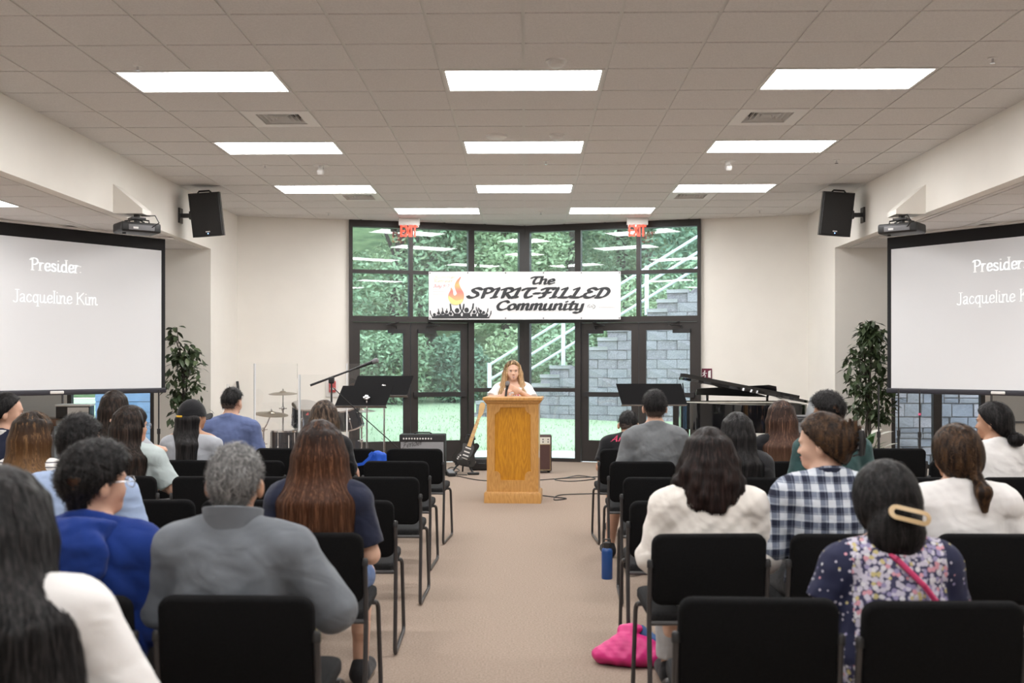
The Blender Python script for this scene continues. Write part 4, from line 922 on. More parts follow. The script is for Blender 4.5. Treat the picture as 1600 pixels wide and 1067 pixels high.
# electric guitar
g0=Vector(PX(722,728,14.25)); g1=Vector(PX(755.5,632,14.35)); ax=(g1-g0).normalized(); side=Vector((0,-1,0)).cross(ax).normalized(); nrm=ax.cross(side)
if nrm.y>0: side=-side; nrm=ax.cross(side)
gt=empty('electric_guitar',tuple(g0),0,'black electric guitar with white pickguard and maple neck on a stand','guitar')
Lg=(g1-g0).length
def GP(u,v,w): return tuple(side*u+ax*v+nrm*w)
body=cr([(0,.0),(.13,.01),(.165,.08),(.14,.17),(.115,.23),(.14,.30),(.15,.38),(.10,.385),(.06,.33),(0,.31),(-.05,.335),(-.09,.36),(-.135,.33),(-.12,.25),(-.115,.19),(-.155,.11),(-.14,.03),(0,0)],4)[:-1]
q=MB(); q.prism(body,.042,lambda u,v,w:GP(u,v,w-.021)); q.build('body',M['gloss'],gt,ang=35)
pg=cr([(.0,.10),(.09,.06),(.11,.12),(.07,.2),(.09,.29),(.03,.31),(-.06,.31),(-.08,.22),(-.06,.14),(0,.10)],4)[:-1]
q=MB(); q.prism(pg,.003,lambda u,v,w:GP(u,v,w+.021)); q.build('pickguard',mat('pickguard',(.06,.06,.062),.3),gt,ang=0)
for v in (.15,.2,.255): q=MB(); q.prism([(-.04,v-.009),(.04,v-.009),(.04,v+.009),(-.04,v+.009)],.01,lambda u,v_,w:GP(u,v_,w+.024)); q.build('pickup',M['wplastic'],gt)
q=MB(); q.prism([(-.04,.1),(.04,.1),(.04,.115),(-.04,.115)],.014,lambda u,v_,w:GP(u,v_,w+.024)); q.build('bridge',M['chrome'],gt)
for u,v in ((.07,.13),(.085,.1),(.09,.075)): q=MB(); q.cyl(GP(u,v,.024),GP(u,v,.036),.011,n=10); q.build('knob',M['wplastic'],gt)
M['maple']=mat('maple',(.62,.40,.17),.35,var=.1,vscale=10)
q=MB(); q.prism([(-.027,.28),(.027,.28),(.021,Lg-.17),(-.021,Lg-.17)],.02,lambda u,v_,w:GP(u,v_,w+.012)); q.build('neck',M['maple'],gt)
hd=cr([(-.021,Lg-.17),(.021,Lg-.17),(.028,Lg-.13),(.05,Lg-.02),(.03,Lg+.02),(-.01,Lg+.015),(-.03,Lg-.03),(-.035,Lg-.13),(-.021,Lg-.17)],3)[:-1]
q=MB(); q.prism(hd,.014,lambda u,v_,w:GP(u,v_,w+.006)); q.build('headstock',M['maple'],gt,ang=0)
for k in range(6): q=MB(); v=Lg-.14+k*.024; q.cyl(GP(-.03,v,.012),GP(-.055,v,.012),.005,n=6); q.build('tuner',M['chrome'],gt)
for k in range(9): q=MB(); v=.34+(Lg-.52)*(1-.86**k)/(1-.86**9); q.prism([(-.024,v),(.024,v),(.024,v+.003),(-.024,v+.003)],.002,lambda u,v_,w:GP(u,v_,w+.032)); q.build('fret',M['chrome'],gt)
gs=empty('guitar_stand',(g0.x,14.36,0),0,'black folding guitar stand with angled feet','guitar stand')
q=MB(); q.tube([(0,0,.02),(.02,.08,.35),(.06,.1,.52)],.012,8); q.build('post',M['black'],gs)
for dx in (-.14,.16): q=MB(); q.tube([(0,.02,.16),(dx*.6,-.06,.1),(dx,-.22,.02)],.013,8); q.build('leg',M['black'],gs); q=MB(); q.rbox((dx,-.23,.02),(.16,.04,.035),.012); q.build('foot',M['black'],gs)
for dx in (-.08,.1): q=MB(); q.tube([(0,0,.16),(dx,-.1,.13),(dx,-.2,.14),(dx,-.2,.19)],.012,8); q.build('cradle_arm',M['black'],gs)
q=MB(); q.tube([(.06,.1,.52),(.16,.05,.5),(.17,-.05,.47)],.012,8); q.build('neck_yoke',M['black'],gs)
x,y,z=PX(752,722,14.75); bx_=empty('equipment_case',(x,14.85,0),R(5),'black equipment case on the floor behind the guitar','case')
q=MB(); q.rbox((0,0,.09),(.34,.24,.16),.02); q.build('shell',M['black'],bx_); q=MB(); q.tube([(-.06,-.125,.1),(-.05,-.145,.1),(.05,-.145,.1),(.06,-.125,.1)],.008,6); q.build('handle',M['black'],bx_)
for sx in(-.1,.1): q=MB(); q.rbox((sx,-.122,.12),(.03,.01,.03),.003); q.build('latch',M['chrome'],bx_)
x,y,z=PX(712,720,14.3); o=empty('pedal',(x-.05,14.0,0),R(15),'black foot pedal among cables by the guitar stand','pedal'); q=MB(); q.rbox((0,0,.025),(.1,.22,.05),.012); q.build('base',M['black'],o); q=MB(); q.rbox((0,0,.06),(.085,.2,.02),.008,rot=(.15,0,0)); q.build('treadle',M['greyplastic'],o)
# cables on the floor
def floorcable(pts,label,r_=.006):
    P=[Vector((*at(px,py,.007),.007)) for px,py in pts]; P2=cr([(p.x,p.y) for p in P],8); q=MB(); q.tube([(a,b,.008) for a,b in P2],r_,6); tag(q.build('floor_cable',M['black']),label,'cable')
floorcable([(690,742),(715,744),(740,749),(760,751),(800,752),(842,750),(880,747),(905,743),(930,748),(890,752),(870,748),(960,744)],'long black cable crossing the carpet behind the podium with a loop')
floorcable([(845,774),(870,777),(885,779),(866,781),(872,774),(900,772),(945,771)],'short black cable looping on the carpet beside the podium base')
floorcable([(695,738),(705,730),(718,735),(700,741),(730,742)],'tangled black cable at the guitar stand')
# ------------------------------------------------------------------ grand piano
pn=empty('grand_piano',(2.77,14.35,0),PI,'black lacquered grand piano with its lid propped slightly open','piano')
out=[(-.74,0),(.74,0),(.74,.45)]+cr([(.74,.45),(.72,.75),(.6,1.0),(.42,1.2),(.26,1.4),(.08,1.58),(-.12,1.69),(-.35,1.72),(-.58,1.62),(-.71,1.42),(-.74,1.2)],4)[1:]
inn=[]
for k,(x,y) in enumerate(out):
    a=Vector(out[k-1]); b=Vector(out[(k+1)%len(out)]); t=(b-a).normalized(); inn.append((x-t.y*.05*1,y+t.x*.05))
q=MB(); n=len(out); vs=[(x,y,.66) for x,y in out]+[(x,y,1.0) for x,y in out]+[(x,y,1.0) for x,y in inn]+[(x,y,.9) for x,y in inn]
fs=[]
for a in range(3): fs+=[(a*n+k,a*n+(k+1)%n,(a+1)*n+(k+1)%n,(a+1)*n+k) for k in range(n)]
fs.append(tuple(range(n))); q.add(vs,fs); q.build('rim',M['gloss'],pn,ang=30)
q=MB(); q.add([(x,y,.985) for x,y in inn],[tuple(range(n))]); q.build('soundboard',mat('pale_soundboard',(.62,.58,.50),.35),pn,ang=0)
lid=[p for p in out if p[1]>=.44]; lid=[(-.76,.44)]+[(x*1.02,y*1.012) for x,y in lid if y>.44 or x>0]
q=MB(); q.M=Matrix.Translation((-.75,0,1.005)) @ Matrix.Rotation(R(-11),4,'Y') @ Matrix.Translation((.75,0,0)); q.prism(lid,.034,lambda u,v,w:(u,v,w)); q.build('lid',M['gloss'],pn,ang=30)
q=MB(); q.M=Matrix.Translation((-.75,0,1.042)) @ Matrix.Rotation(R(-11),4,'Y') @ Matrix.Translation((.75,0,0)); q.prism([(-.74,.46),(.74,.46),(.74,.84),(-.74,.92)],.05,lambda u,v,w:(u,v,w)); q.build('lid_front_flap',M['gloss'],pn,ang=30)
q=MB(); q.cyl((.66,.6,.95),(.70,.62,1.25),.008); q.build('lid_prop',M['blackmetal'],pn)
q=MB(); q.prism([(-.62,.05),(.47,.085),(.46,.16),(.40,.175),(-.12,.2),(-.5,.22),(-.6,.2)],.018,lambda u,v,w:(u,.25+w+.15*v,1.0+v)); q.b2((-.5,.25,1.0),(-.47,.275,1.1)); q.b2((.3,.25,1.0),(.33,.275,1.1)); q.build('music_desk',M['gloss'],pn)
for x,y in ((-.6,.2),(.6,.2),(-.3,1.35)):
    q=MB(); q.lathe([(.065,.66),(.06,.5),(.045,.1),(.04,.08),(.03,.075)],4,(x,y,0),Matrix.Rotation(PI/4,3,'Z')); lg=q.build('leg',M['gloss'],pn); q=MB(); q.cyl((x-.012,y,.04),(x+.012,y,.04),.04,n=14); q.build('caster',M['brass'],lg)
q=MB(); q.b2((-.14,.18,.12),(.14,.24,.17)); q.cyl((-.1,.2,.16),(-.06,.22,.67),.016); q.cyl((.1,.2,.16),(.06,.22,.67),.016); q.build('pedal_lyre',M['gloss'],pn)
for k in (-1,0,1): q=MB(); q.rbox((k*.06,.1,.10),(.024,.14,.012),.005); q.build('pedal',M['brass'],pn)
q=MB(); q.b2((-.66,-.02,.74),(.66,.0,.80)); q.build('key_slip',M['gloss'],pn)
q=MB(); q.b2((-.62,.0,.72),(.62,.15,.735)); q.build('keys',M['wplastic'],pn)
# keyboard stand with laptop
x,y,z=PX(1262,655,12.1); ks=empty('equipment_rack',(x+.05,12.3,0),R(-25),'black rack of audio equipment beside the piano','rack')
q=MB(); q.rbox((0,0,.44),(.42,.38,.86),.01); q.build('case',M['black'],ks)
for k in range(5): q=MB(); q.b2((-.19,-.2,.14+k*.14),(.19,-.19,.26+k*.14)); q.build('rack_unit',M['greyplastic'],ks)
lp=empty('laptop',(x+.06,12.3,.875),R(-62),'grey open laptop on the equipment rack','laptop')
q=MB(); q.rbox((0,0,.01),(.33,.23,.018),.005); q.build('base',M['greyplastic'],lp)
q=MB(); q.rbox((0,.15,.12),(.33,.01,.23),.004,rot=(R(-20),0,0)); q.build('lid',mat('laptop_grey',(.32,.33,.34),.4,metal=.3),lp)
# ------------------------------------------------------------------ drum-side bay: desk, printer, whiteboards
ds=empty('desk',(-6.45,13.25,0),0,'brown wooden desk under the whiteboard in the drum-side bay','desk')
q=MB(); q.rbox((0,0,.765),(1.2,.55,.09),.008); q.build('top',M['walnut'],ds)
for sx in (-.55,.55): q=MB(); q.b2((sx-.02,-.25,0),(sx+.02,.25,.72)); q.build('side_panel',M['greyplastic'],ds)
q=MB(); q.b2((-.53,.2,.2),(.53,.22,.72)); q.build('modesty_panel',M['greyplastic'],ds)
x,y,z=PX(107,645,13.0); pr=empty('printer',(x,13.2,.812),R(12),'black and white printer box on the brown desk','printer')
q=MB(); q.rbox((0,0,.08),(.40,.32,.15),.01); q.build('body',M['black'],pr); q=MB(); q.rbox((0,0,.165),(.42,.34,.025),.008); q.build('lid',M['white'],pr); q=MB(); q.b2((-.06,-.166,.02),(.19,-.158,.14)); q.build('front_panel',M['wplastic'],pr)
for xs,lb in (((-7.15,-6.14),'whiteboard on the drum-side bay end wall above the desk'),((6.12,6.75),'whiteboard on the piano-side bay end wall')):
    wbd=empty('whiteboard',((xs[0]+xs[1])/2,YE,0),0,lb,'whiteboard'); hw=(xs[1]-xs[0])/2
    q=MB(); q.b2((-hw+.02,-.02,.75),(hw-.02,-.005,1.95)); q.build('board',mat('whiteboard_'+str(xs[0]),(.62,.62,.60),.3),wbd)
    q=MB(); q.b2((-hw,-.025,.72),(hw,0,.75)); q.b2((-hw,-.025,1.95),(hw,0,1.98)); q.b2((-hw,-.025,.75),(-hw+.02,0,1.95)); q.b2((hw-.02,-.025,.75),(hw,0,1.95)); q.build('frame',M['greyplastic'],wbd)
# ------------------------------------------------------------------ plants
M['ficus']=mat('ficus_leaf',(.028,.05,.022),.4,col2=(.085,.12,.055),vscale=9,spec=.5); M['ficus2']=mat('ficus_leaf_pale',(.09,.13,.06),.4,col2=(.16,.20,.10),vscale=9,spec=.5)
M['pot']=mat('wicker_pot',(.16,.09,.045),.8,var=.3,vscale=40,bump=.5,bscale=90)
def leafmesh(L,w,m):
    pts=[(0,0),(.25,.75),(.5,1),(.78,.6),(1,0)]; vs=[];fs=[]
    for t,ww in pts: 
        z=-.18*L*t*t; vs+=[(-w/2*ww,t*L,z+.1*w*ww),(0,t*L,z),(w/2*ww,t*L,z+.1*w*ww)]
    for k in range(4): a=k*3; fs+=[(a,a+1,a+4,a+3),(a+1,a+2,a+5,a+4)]
    q=MB(); q.add(vs,fs); return q.mesh('leaf',m,60)
lms=[leafmesh(.095,.042,M['ficus']),leafmesh(.08,.038,M['ficus']),leafmesh(.085,.038,M['ficus2'])]
def ficus(x,y,zs,label,seed,n):
    rg=random.Random(seed); r=empty('potted_ficus',(x,y,0),0,label,'plant')
    q=MB(); q.lathe([(.13,.0),(.15,.02),(.18,.26),(.185,.3),(.165,.3),(.16,.26)],24); q.build('pot',M['pot'],r)
    q=MB(); q.lathe([(0,.265),(.165,.265)],20); q.build('soil',M['dark'],r)
    for e in range(3):
        a=e*2.1; q=MB(); q.tube([(.02*math.cos(a),.02*math.sin(a),.25),(.03*math.cos(a+.8),.03*math.sin(a+.8),.6),(.02*math.cos(a+2),.02*math.sin(a+2),1.0),(.06*math.cos(a+3),.06*math.sin(a+3),zs[-1][0]-.25)],[.02,.018,.014,.006],7); q.build('trunk',M['bark'],r)
    nb=26
    for b in range(nb):
        t=rg.random(); k=min(int(t*(len(zs)-1)),len(zs)-2); f=t*(len(zs)-1)-k
        z=zs[k][0]*(1-f)+zs[k+1][0]*f; rad=zs[k][1]*(1-f)+zs[k+1][1]*f; ox=zs[k][2]*(1-f)+zs[k+1][2]*f
        a=rg.uniform(0,2*PI); tip=Vector((ox+rad*math.cos(a),rad*.8*math.sin(a),z)); st=Vector((ox*.5,0,z-.22)); mid=(st+tip)/2+Vector((0,0,.08))
        q=MB(); q.tube([st,mid,tip],[.006,.004,.002],5); br=q.build('branch',M['bark'],r)
        for e in range(n//nb):
            u=rg.uniform(.3,1.05); p=st*(1-u)**2+mid*2*u*(1-u)+tip*u*u+Vector((rg.gauss(0,.04),rg.gauss(0,.04),rg.gauss(0,.035)))
            o=link('leaf',lms[rg.choice((0,0,1,1,2))],br,p,(R(rg.uniform(-60,5)),R(rg.uniform(-25,25)),rg.uniform(0,2*PI))); s_=rg.uniform(1.15,1.65); o.scale=(s_,s_,s_)
    return r
def extra_leaves(r,zs,seed,n):
    rg=random.Random(seed); vs=[];fs=[]; base=[(0,0,0),(-.021,.045,-.004),(0,.048,-.008),(.021,.045,-.004),(0,.095,-.02)]
    for e in range(n):
        t=rg.random(); k=min(int(t*(len(zs)-1)),len(zs)-2); f=t*(len(zs)-1)-k
        z=zs[k][0]*(1-f)+zs[k+1][0]*f; rad=zs[k][1]*(1-f)+zs[k+1][1]*f; ox=zs[k][2]*(1-f)+zs[k+1][2]*f; a=rg.uniform(0,2*PI); rr=rad*rg.random()**.6
        Mx=Matrix.Rotation(rg.uniform(0,2*PI),3,'Z') @ Matrix.Rotation(R(rg.uniform(-70,5)),3,'X') @ Matrix.Rotation(R(rg.uniform(-25,25)),3,'Y'); sc=rg.uniform(1.0,1.5); p=Vector((ox+rr*math.cos(a),rr*.8*math.sin(a),z+rg.gauss(0,.04))); n0=len(vs)
        vs+=[p+Mx@Vector(b)*sc for b in base]; fs+=[(n0,n0+1,n0+2),(n0,n0+2,n0+3),(n0+1,n0+4,n0+2),(n0+2,n0+4,n0+3)]
    q=MB(); q.add(vs,fs); q.build('inner_foliage',M['ficus'],r,ang=60)['kind']='stuff'
x,_,_=PX(288,600,13.3); fa=[(.72,.16,.0),(.95,.26,.05),(1.2,.27,0),(1.45,.25,0),(1.65,.2,.02),(1.8,.08,-.1),(1.98,.03,-.14)]; extra_leaves(ficus(x,13.3,fa,'artificial ficus with sparse upright top beside the drum-side screen',5,290),fa[:5],31,230)
x,_,_=PX(1357,600,13.2); fa=[(.82,.2,.1),(1.0,.3,0),(1.25,.3,0),(1.5,.3,-.02),(1.7,.26,0),(1.88,.16,.02),(2.0,.08,.0)]; extra_leaves(ficus(x,13.2,fa,'full artificial ficus with thin trunk beside the piano-side screen',8,296),fa,32,620)
pl=empty('peace_lily',(PX(1352,690,12.6)[0],12.6,0),0,'potted lily with broad green leaves and white blooms under the ficus','plant')
q=MB(); q.lathe([(.10,0),(.12,.02),(.14,.2),(.145,.22),(.12,.22)],20); q.build('pot',M['pot'],pl)
big=leafmesh(.30,.10,mat('lily_leaf',(.05,.13,.04),.35,var=.3,vscale=8)); wh=leafmesh(.2,.1,mat('lily_bloom',(.78,.78,.72),.5))
rg=random.Random(2)
for k in range(20): link('leaf',big,pl,(0,0,.25+.012*k),(R(rg.uniform(25,65)),R(rg.uniform(-15,15)),k*2.4),(1,1,1))
for k,(dx,dz,a) in enumerate(((.05,.66,-60),(.14,.64,-80),(-.04,.68,20),(.2,.5,-95))):
    q=MB(); q.tube([(0,0,.2),(dx*.7,-.03,dz-.15),(dx,-.06,dz)],.005,5); st=q.build('flower_stalk',M['ficus2'],pl); link('bloom',wh,st,(dx,-.06,dz),(R(25),0,R(a)))
# ================================================================== PEOPLE: smooth implicit bodies, polygonised here
class Sdf:
    def __init__(s): s.p=[]
    def cap(s,a,b,ra,rb,k=.02,flat=False,sq=None):
        a=np.array(a,float); b=np.array(b,float); r=max(ra,rb); lo=np.minimum(a,b)-r; hi=np.maximum(a,b)+r
        ba=b-a; bb=max(ba@ba,1e-9); L=math.sqrt(bb)
        def f(x,y,z):
            px,py,pz=x-a[0],y-a[1],z-a[2]; dt=(px*ba[0]+py*ba[1]+pz*ba[2])/bb; t=np.clip(dt,0,1)
            d=np.sqrt((px-t*ba[0])**2+(py-t*ba[1])**2+(pz-t*ba[2])**2)-(ra+(rb-ra)*t)
            if flat: d=np.maximum(d,(dt-1)*L)
            return d
        s.p.append((f,lo,hi,k)); return s
    def ell(s,c,r,rot=None,k=.02):
        c=np.array(c,float); r=np.array(r,float); m=max(r); Rm=None if rot is None else np.array(rot,float).T
        def f(x,y,z):
            px,py,pz=x-c[0],y-c[1],z-c[2]
            if Rm is not None: px,py,pz=(Rm[0,0]*px+Rm[0,1]*py+Rm[0,2]*pz,Rm[1,0]*px+Rm[1,1]*py+Rm[1,2]*pz,Rm[2,0]*px+Rm[2,1]*py+Rm[2,2]*pz)
            k0=np.sqrt((px/r[0])**2+(py/r[1])**2+(pz/r[2])**2)+1e-6; k1=np.sqrt((px/r[0]**2)**2+(py/r[1]**2)**2+(pz/r[2]**2)**2)+1e-6
            return k0*(k0-1)/k1
        s.p.append((f,c-m,c+m,k)); return s
    def bounds(s): return np.min([p[1] for p in s.p],0), np.max([p[2] for p in s.p],0)
    def grid(s,ax,far=.06):
        xs,ys,zs=ax; D=np.full((len(xs),len(ys),len(zs)),far,np.float32)
        for f,lo,hi,k in s.p:
            sl=[]
            for a_,l,h_ in zip(ax,lo-far-k,hi+far+k): i=np.searchsorted(a_,[l,h_]); sl.append(slice(i[0],i[1]))
            if any(q.stop<=q.start for q in sl): continue
            x=xs[sl[0]][:,None,None]; y=ys[sl[1]][None,:,None]; z=zs[sl[2]][None,None,:]
            sub=D[tuple(sl)]; d=f(x,y,z); h=np.clip(.5+.5*(sub-d)/k,0,1); D[tuple(sl)]=sub*(1-h)+d*h-k*h*(1-h)
        return D
    def pts(s,P):
        D=np.full(len(P),.3)
        for f,lo,hi,k in s.p: d=f(P[:,0],P[:,1],P[:,2]); h=np.clip(.5+.5*(D-d)/k,0,1); D=D*(1-h)+d*h-k*h*(1-h)
        return D
OFF=np.array([(i,j,k) for i in(0,1) for j in(0,1) for k in(0,1)])
EDG=[(a,b) for a in range(8) for b in range(a+1,8) if np.abs(OFF[a]-OFF[b]).sum()==1]
def nets(D,ax,h):
    ins=D<0; n=np.array(D.shape); cnt=np.zeros(n-1,np.int8)
    for o in OFF: cnt+=ins[o[0]:n[0]-1+o[0],o[1]:n[1]-1+o[1],o[2]:n[2]-1+o[2]]
    ids=np.argwhere((cnt>0)&(cnt<8)); idx=np.full(n-1,-1,np.int64); idx[tuple(ids.T)]=np.arange(len(ids))
    vals=[D[tuple((ids+o).T)] for o in OFF]; acc=np.zeros((len(ids),3)); c=np.zeros(len(ids))
    for a,b in EDG:
        va,vb=vals[a],vals[b]; m=(va<0)!=(vb<0); t=np.where(m,va/np.where(m,va-vb,1),0)
        acc+=np.where(m[:,None],OFF[a]+(OFF[b]-OFF[a])*t[:,None],0); c+=m
    V=(ids+acc/c[:,None])*h+np.array([a[0] for a in ax]); F=[]
    for axi in range(3):
        u,v=(axi+1)%3,(axi+2)%3
        A=[slice(1,n[i]-1) for i in range(3)]; A[axi]=slice(0,n[axi]-1); B=list(A); B[axi]=slice(1,n[axi])
        ia=ins[tuple(A)]; ib=ins[tuple(B)]
        e=np.argwhere(ia!=ib); sg=ia[tuple(e.T)]
        e=e+np.array([1 if i!=axi else 0 for i in range(3)])
        du=np.zeros(3,int); du[u]=1; dv=np.zeros(3,int); dv[v]=1
        q=np.stack([idx[tuple((e-du-dv).T)],idx[tuple((e-dv).T)],idx[tuple(e.T)],idx[tuple((e-du).T)]],1)
        q[~sg]=q[~sg][:,::-1]; F.append(q)
    F=np.concatenate(F); F=F[(F>=0).all(1)]
    return V,F
def npmesh(name,V,F,mats,mi=None,smooth=True):
    me=bpy.data.meshes.new(name); nv=len(V); nf=len(F); me.vertices.add(nv); me.vertices.foreach_set('co',np.asarray(V,np.float32).ravel())
    me.loops.add(nf*4); me.loops.foreach_set('vertex_index',np.asarray(F,np.int32).ravel()); me.polygons.add(nf); me.polygons.foreach_set('loop_start',np.arange(0,nf*4,4,dtype=np.int32))
    for m in mats: me.materials.append(m)
    if mi is not None: me.polygons.foreach_set('material_index',np.asarray(mi,np.int32))
    me.update(calc_edges=True); me.validate()
    if smooth: me.shade_smooth()
    return me
def axes(lo,hi,h,pad=.02): return [np.arange(a-pad,b+pad+h,h) for a,b in zip(lo,hi)]
def smooth_noise(seed,f0):
    rg=np.random.RandomState(seed); K=[(rg.normal(size=3)*f0*(1+.5*i),rg.uniform(0,6.28)) for i in range(6)]
    return lambda x,y,z: sum(np.sin(k[0]*x+k[1]*y+k[2]*z+p) for k,p in K)/6
def cloth(sd,h,cut=None,amp=.004,freq=22,seed=0):
    lo,hi=sd.bounds(); ax=axes(lo,hi,h); D=sd.grid(ax); x=ax[0][:,None,None]; y=ax[1][None,:,None]; z=ax[2][None,None,:]
    if amp: n1=smooth_noise(seed,freq); n2=smooth_noise(seed+7,freq*2.4); D=D+amp*n1(x,y,z)+amp*.45*n2(x,y,z)
    if cut: D=np.maximum(D,cut(x,y,z))
    return nets(D.astype(np.float32),ax,h)
def hairmat(name,c,c2,z=None,rough=.42,dens=90):
    """streaked hair; z = [(height, colour)] gradient stops in person space"""
    m=mat(name,c,rough,spec=.14); nt=m.node_tree; b=nt.nodes['Principled BSDF']
    tc=nt.nodes.new('ShaderNodeTexCoord'); mp=nt.nodes.new('ShaderNodeMapping'); mp.inputs['Scale'].default_value=(dens,dens,dens*.07); nt.links.new(tc.outputs['Object'],mp.inputs[0])
    nz=nt.nodes.new('ShaderNodeTexNoise'); nz.inputs['Scale'].default_value=1; nz.inputs['Detail'].default_value=5; nt.links.new(mp.outputs[0],nz.inputs[0])
    r1=nt.nodes.new('ShaderNodeValToRGB'); r1.color_ramp.elements[0].position=.42; r1.color_ramp.elements[1].position=.72; nt.links.new(nz.outputs[0],r1.inputs[0])
    r1.color_ramp.elements[0].color=(*c,1); r1.color_ramp.elements[1].color=(*c2,1); out=r1.outputs[0]
    if z:
        sp=nt.nodes.new('ShaderNodeSeparateXYZ'); nt.links.new(tc.outputs['Object'],sp.inputs[0]); mr=nt.nodes.new('ShaderNodeMapRange'); mr.inputs[1].default_value=z[0][0]; mr.inputs[2].default_value=z[-1][0]
        ad=nt.nodes.new('ShaderNodeMath'); ad.operation='MULTIPLY_ADD'; ad.inputs[1].default_value=.25; nt.links.new(nz.outputs[0],ad.inputs[0]); nt.links.new(mr.outputs[0],ad.inputs[2]); nt.links.new(sp.outputs[2],mr.inputs[0])
        r2=nt.nodes.new('ShaderNodeValToRGB'); e=r2.color_ramp.elements; span=z[-1][0]-z[0][0]
        e[0].position=.12; e[0].color=(*z[0][1],1); e[1].position=1.0; e[1].color=(*z[-1][1],1)
        for hh,cc in z[1:-1]: q=e.new(min(.99,.12+(hh-z[0][0])/span)); q.color=(*cc,1)
        nt.links.new(ad.outputs[0],r2.inputs[0]); mx=nt.nodes.new('ShaderNodeMix'); mx.data_type='RGBA'; mx.inputs[0].default_value=.35; nt.links.new(r2.outputs[0],mx.inputs[6]); nt.links.new(out,mx.inputs[7]); out=mx.outputs[2]
    nt.links.new(out,b.inputs['Base Color'])
    bp_=nt.nodes.new('ShaderNodeBump'); bp_.inputs['Strength'].default_value=.5; bp_.inputs['Distance'].default_value=.006; nt.links.new(nz.outputs[0],bp_.inputs['Height']); nt.links.new(bp_.outputs[0],b.inputs['Normal'])
    return m
def skinmat(name,c): return mat(name,c,.5,var=.06,vscale=14,spec=.35,sss=.0)
SK={'light':skinmat('skin_light',(.60,.36,.26)),'tan':skinmat('skin_tan',(.48,.27,.175)),'fair':skinmat('skin_fair',(.66,.42,.31))}
HM={'black':hairmat('hair_black',(.006,.0055,.006),(.028,.025,.025)),'darkbrown':hairmat('hair_dark_brown',(.010,.007,.006),(.045,.028,.02)),
 'brown':hairmat('hair_chestnut',(.022,.009,.005),(.085,.036,.018),[(.7,(.055,.02,.009)),(1.0,(.075,.027,.012)),(1.14,(.03,.013,.008)),(1.24,(.012,.010,.010))]),
 'ombre':hairmat('hair_ombre',(.02,.012,.008),(.10,.055,.025),[(.78,(.07,.03,.012)),(.92,(.22,.11,.035)),(1.06,(.10,.045,.018)),(1.22,(.012,.009,.008))]),
 'streak':hairmat('hair_streaked',(.02,.014,.011),(.15,.10,.07),dens=55),
 'grey':hairmat('hair_grey',(.10,.10,.10),(.30,.295,.29),rough=.6,dens=110),
 'redbrown':hairmat('hair_mahogany',(.010,.007,.007),(.05,.025,.02),[(.75,(.035,.016,.013)),(.95,(.018,.010,.009)),(1.2,(.008,.007,.007))]),
 'long2':hairmat('hair_walnut',(.025,.014,.011),(.14,.075,.05),[(.75,(.16,.085,.05)),(.95,(.075,.035,.024)),(1.2,(.02,.012,.010))]),
 'caramel':hairmat('hair_caramel',(.016,.010,.008),(.12,.062,.028),dens=60),
 'blonde':hairmat('hair_blonde',(.16,.09,.04),(.55,.38,.21),[(.75,(.62,.45,.27)),(1.2,(.50,.33,.17)),(1.42,(.36,.22,.11)),(1.52,(.03,.018,.012))])}
_sc=lambda c,k:tuple(min(1,x*k+.004*k) for x in c)
HDEF={'black':((.006,.0055,.006),(.028,.025,.025)),'darkbrown':((.010,.007,.006),(.045,.028,.02)),'brown':((.05,.02,.009),(.13,.055,.026)),'ombre':((.06,.03,.013),(.19,.10,.038)),'streak':((.04,.027,.02),(.24,.16,.10)),'grey':((.16,.16,.16),(.34,.335,.33)),'redbrown':((.010,.007,.007),(.035,.02,.017)),'long2':((.06,.03,.02),(.19,.10,.065)),'caramel':((.02,.013,.010),(.10,.055,.028)),'blonde':((.40,.26,.13),(.66,.48,.29))}
HM2={k:hairmat('hair_highlight_'+k,_sc(a,1.25),_sc(b,1.35)) for k,(a,b) in HDEF.items()}
def tex_plaid(name):
    m=mat(name,(.6,.62,.66),.85); nt=m.node_tree; b=nt.nodes['Principled BSDF']; tc=nt.nodes.new('ShaderNodeTexCoord'); sp=nt.nodes.new('ShaderNodeSeparateXYZ'); nt.links.new(tc.outputs['Object'],sp.inputs[0])
    def band(sock,period,width,off):
        a=nt.nodes.new('ShaderNodeMath'); a.operation='MULTIPLY_ADD'; a.inputs[1].default_value=1/period; a.inputs[2].default_value=off; nt.links.new(sock,a.inputs[0])
        f=nt.nodes.new('ShaderNodeMath'); f.operation='FRACT'; nt.links.new(a.outputs[0],f.inputs[0]); c=nt.nodes.new('ShaderNodeMath'); c.operation='LESS_THAN'; c.inputs[1].default_value=width; nt.links.new(f.outputs[0],c.inputs[0]); return c.outputs[0]
    def add(a,b_,w): 
        n=nt.nodes.new('ShaderNodeMath'); n.operation='MULTIPLY_ADD'; n.inputs[1].default_value=w; nt.links.new(a,n.inputs[0])
        if b_ is None: n.inputs[2].default_value=0
        else: nt.links.new(b_,n.inputs[2])
        return n.outputs[0]
    v=add(band(sp.outputs[0],.062,.5,0),None,.5); v=add(band(sp.outputs[2],.062,.5,.2),v,.5); v=add(band(sp.outputs[0],.031,.14,.35),v,-.18); v=add(band(sp.outputs[2],.031,.14,.3),v,-.18)
    cr_=nt.nodes.new('ShaderNodeValToRGB'); cr_.color_ramp.elements[0].color=(.60,.64,.70,1); cr_.color_ramp.elements[1].color=(.012,.016,.04,1); e=cr_.color_ramp.elements.new(.5); e.color=(.17,.20,.27,1)
    nt.links.new(v,cr_.inputs[0]); nt.links.new(cr_.outputs[0],b.inputs['Base Color']); return m
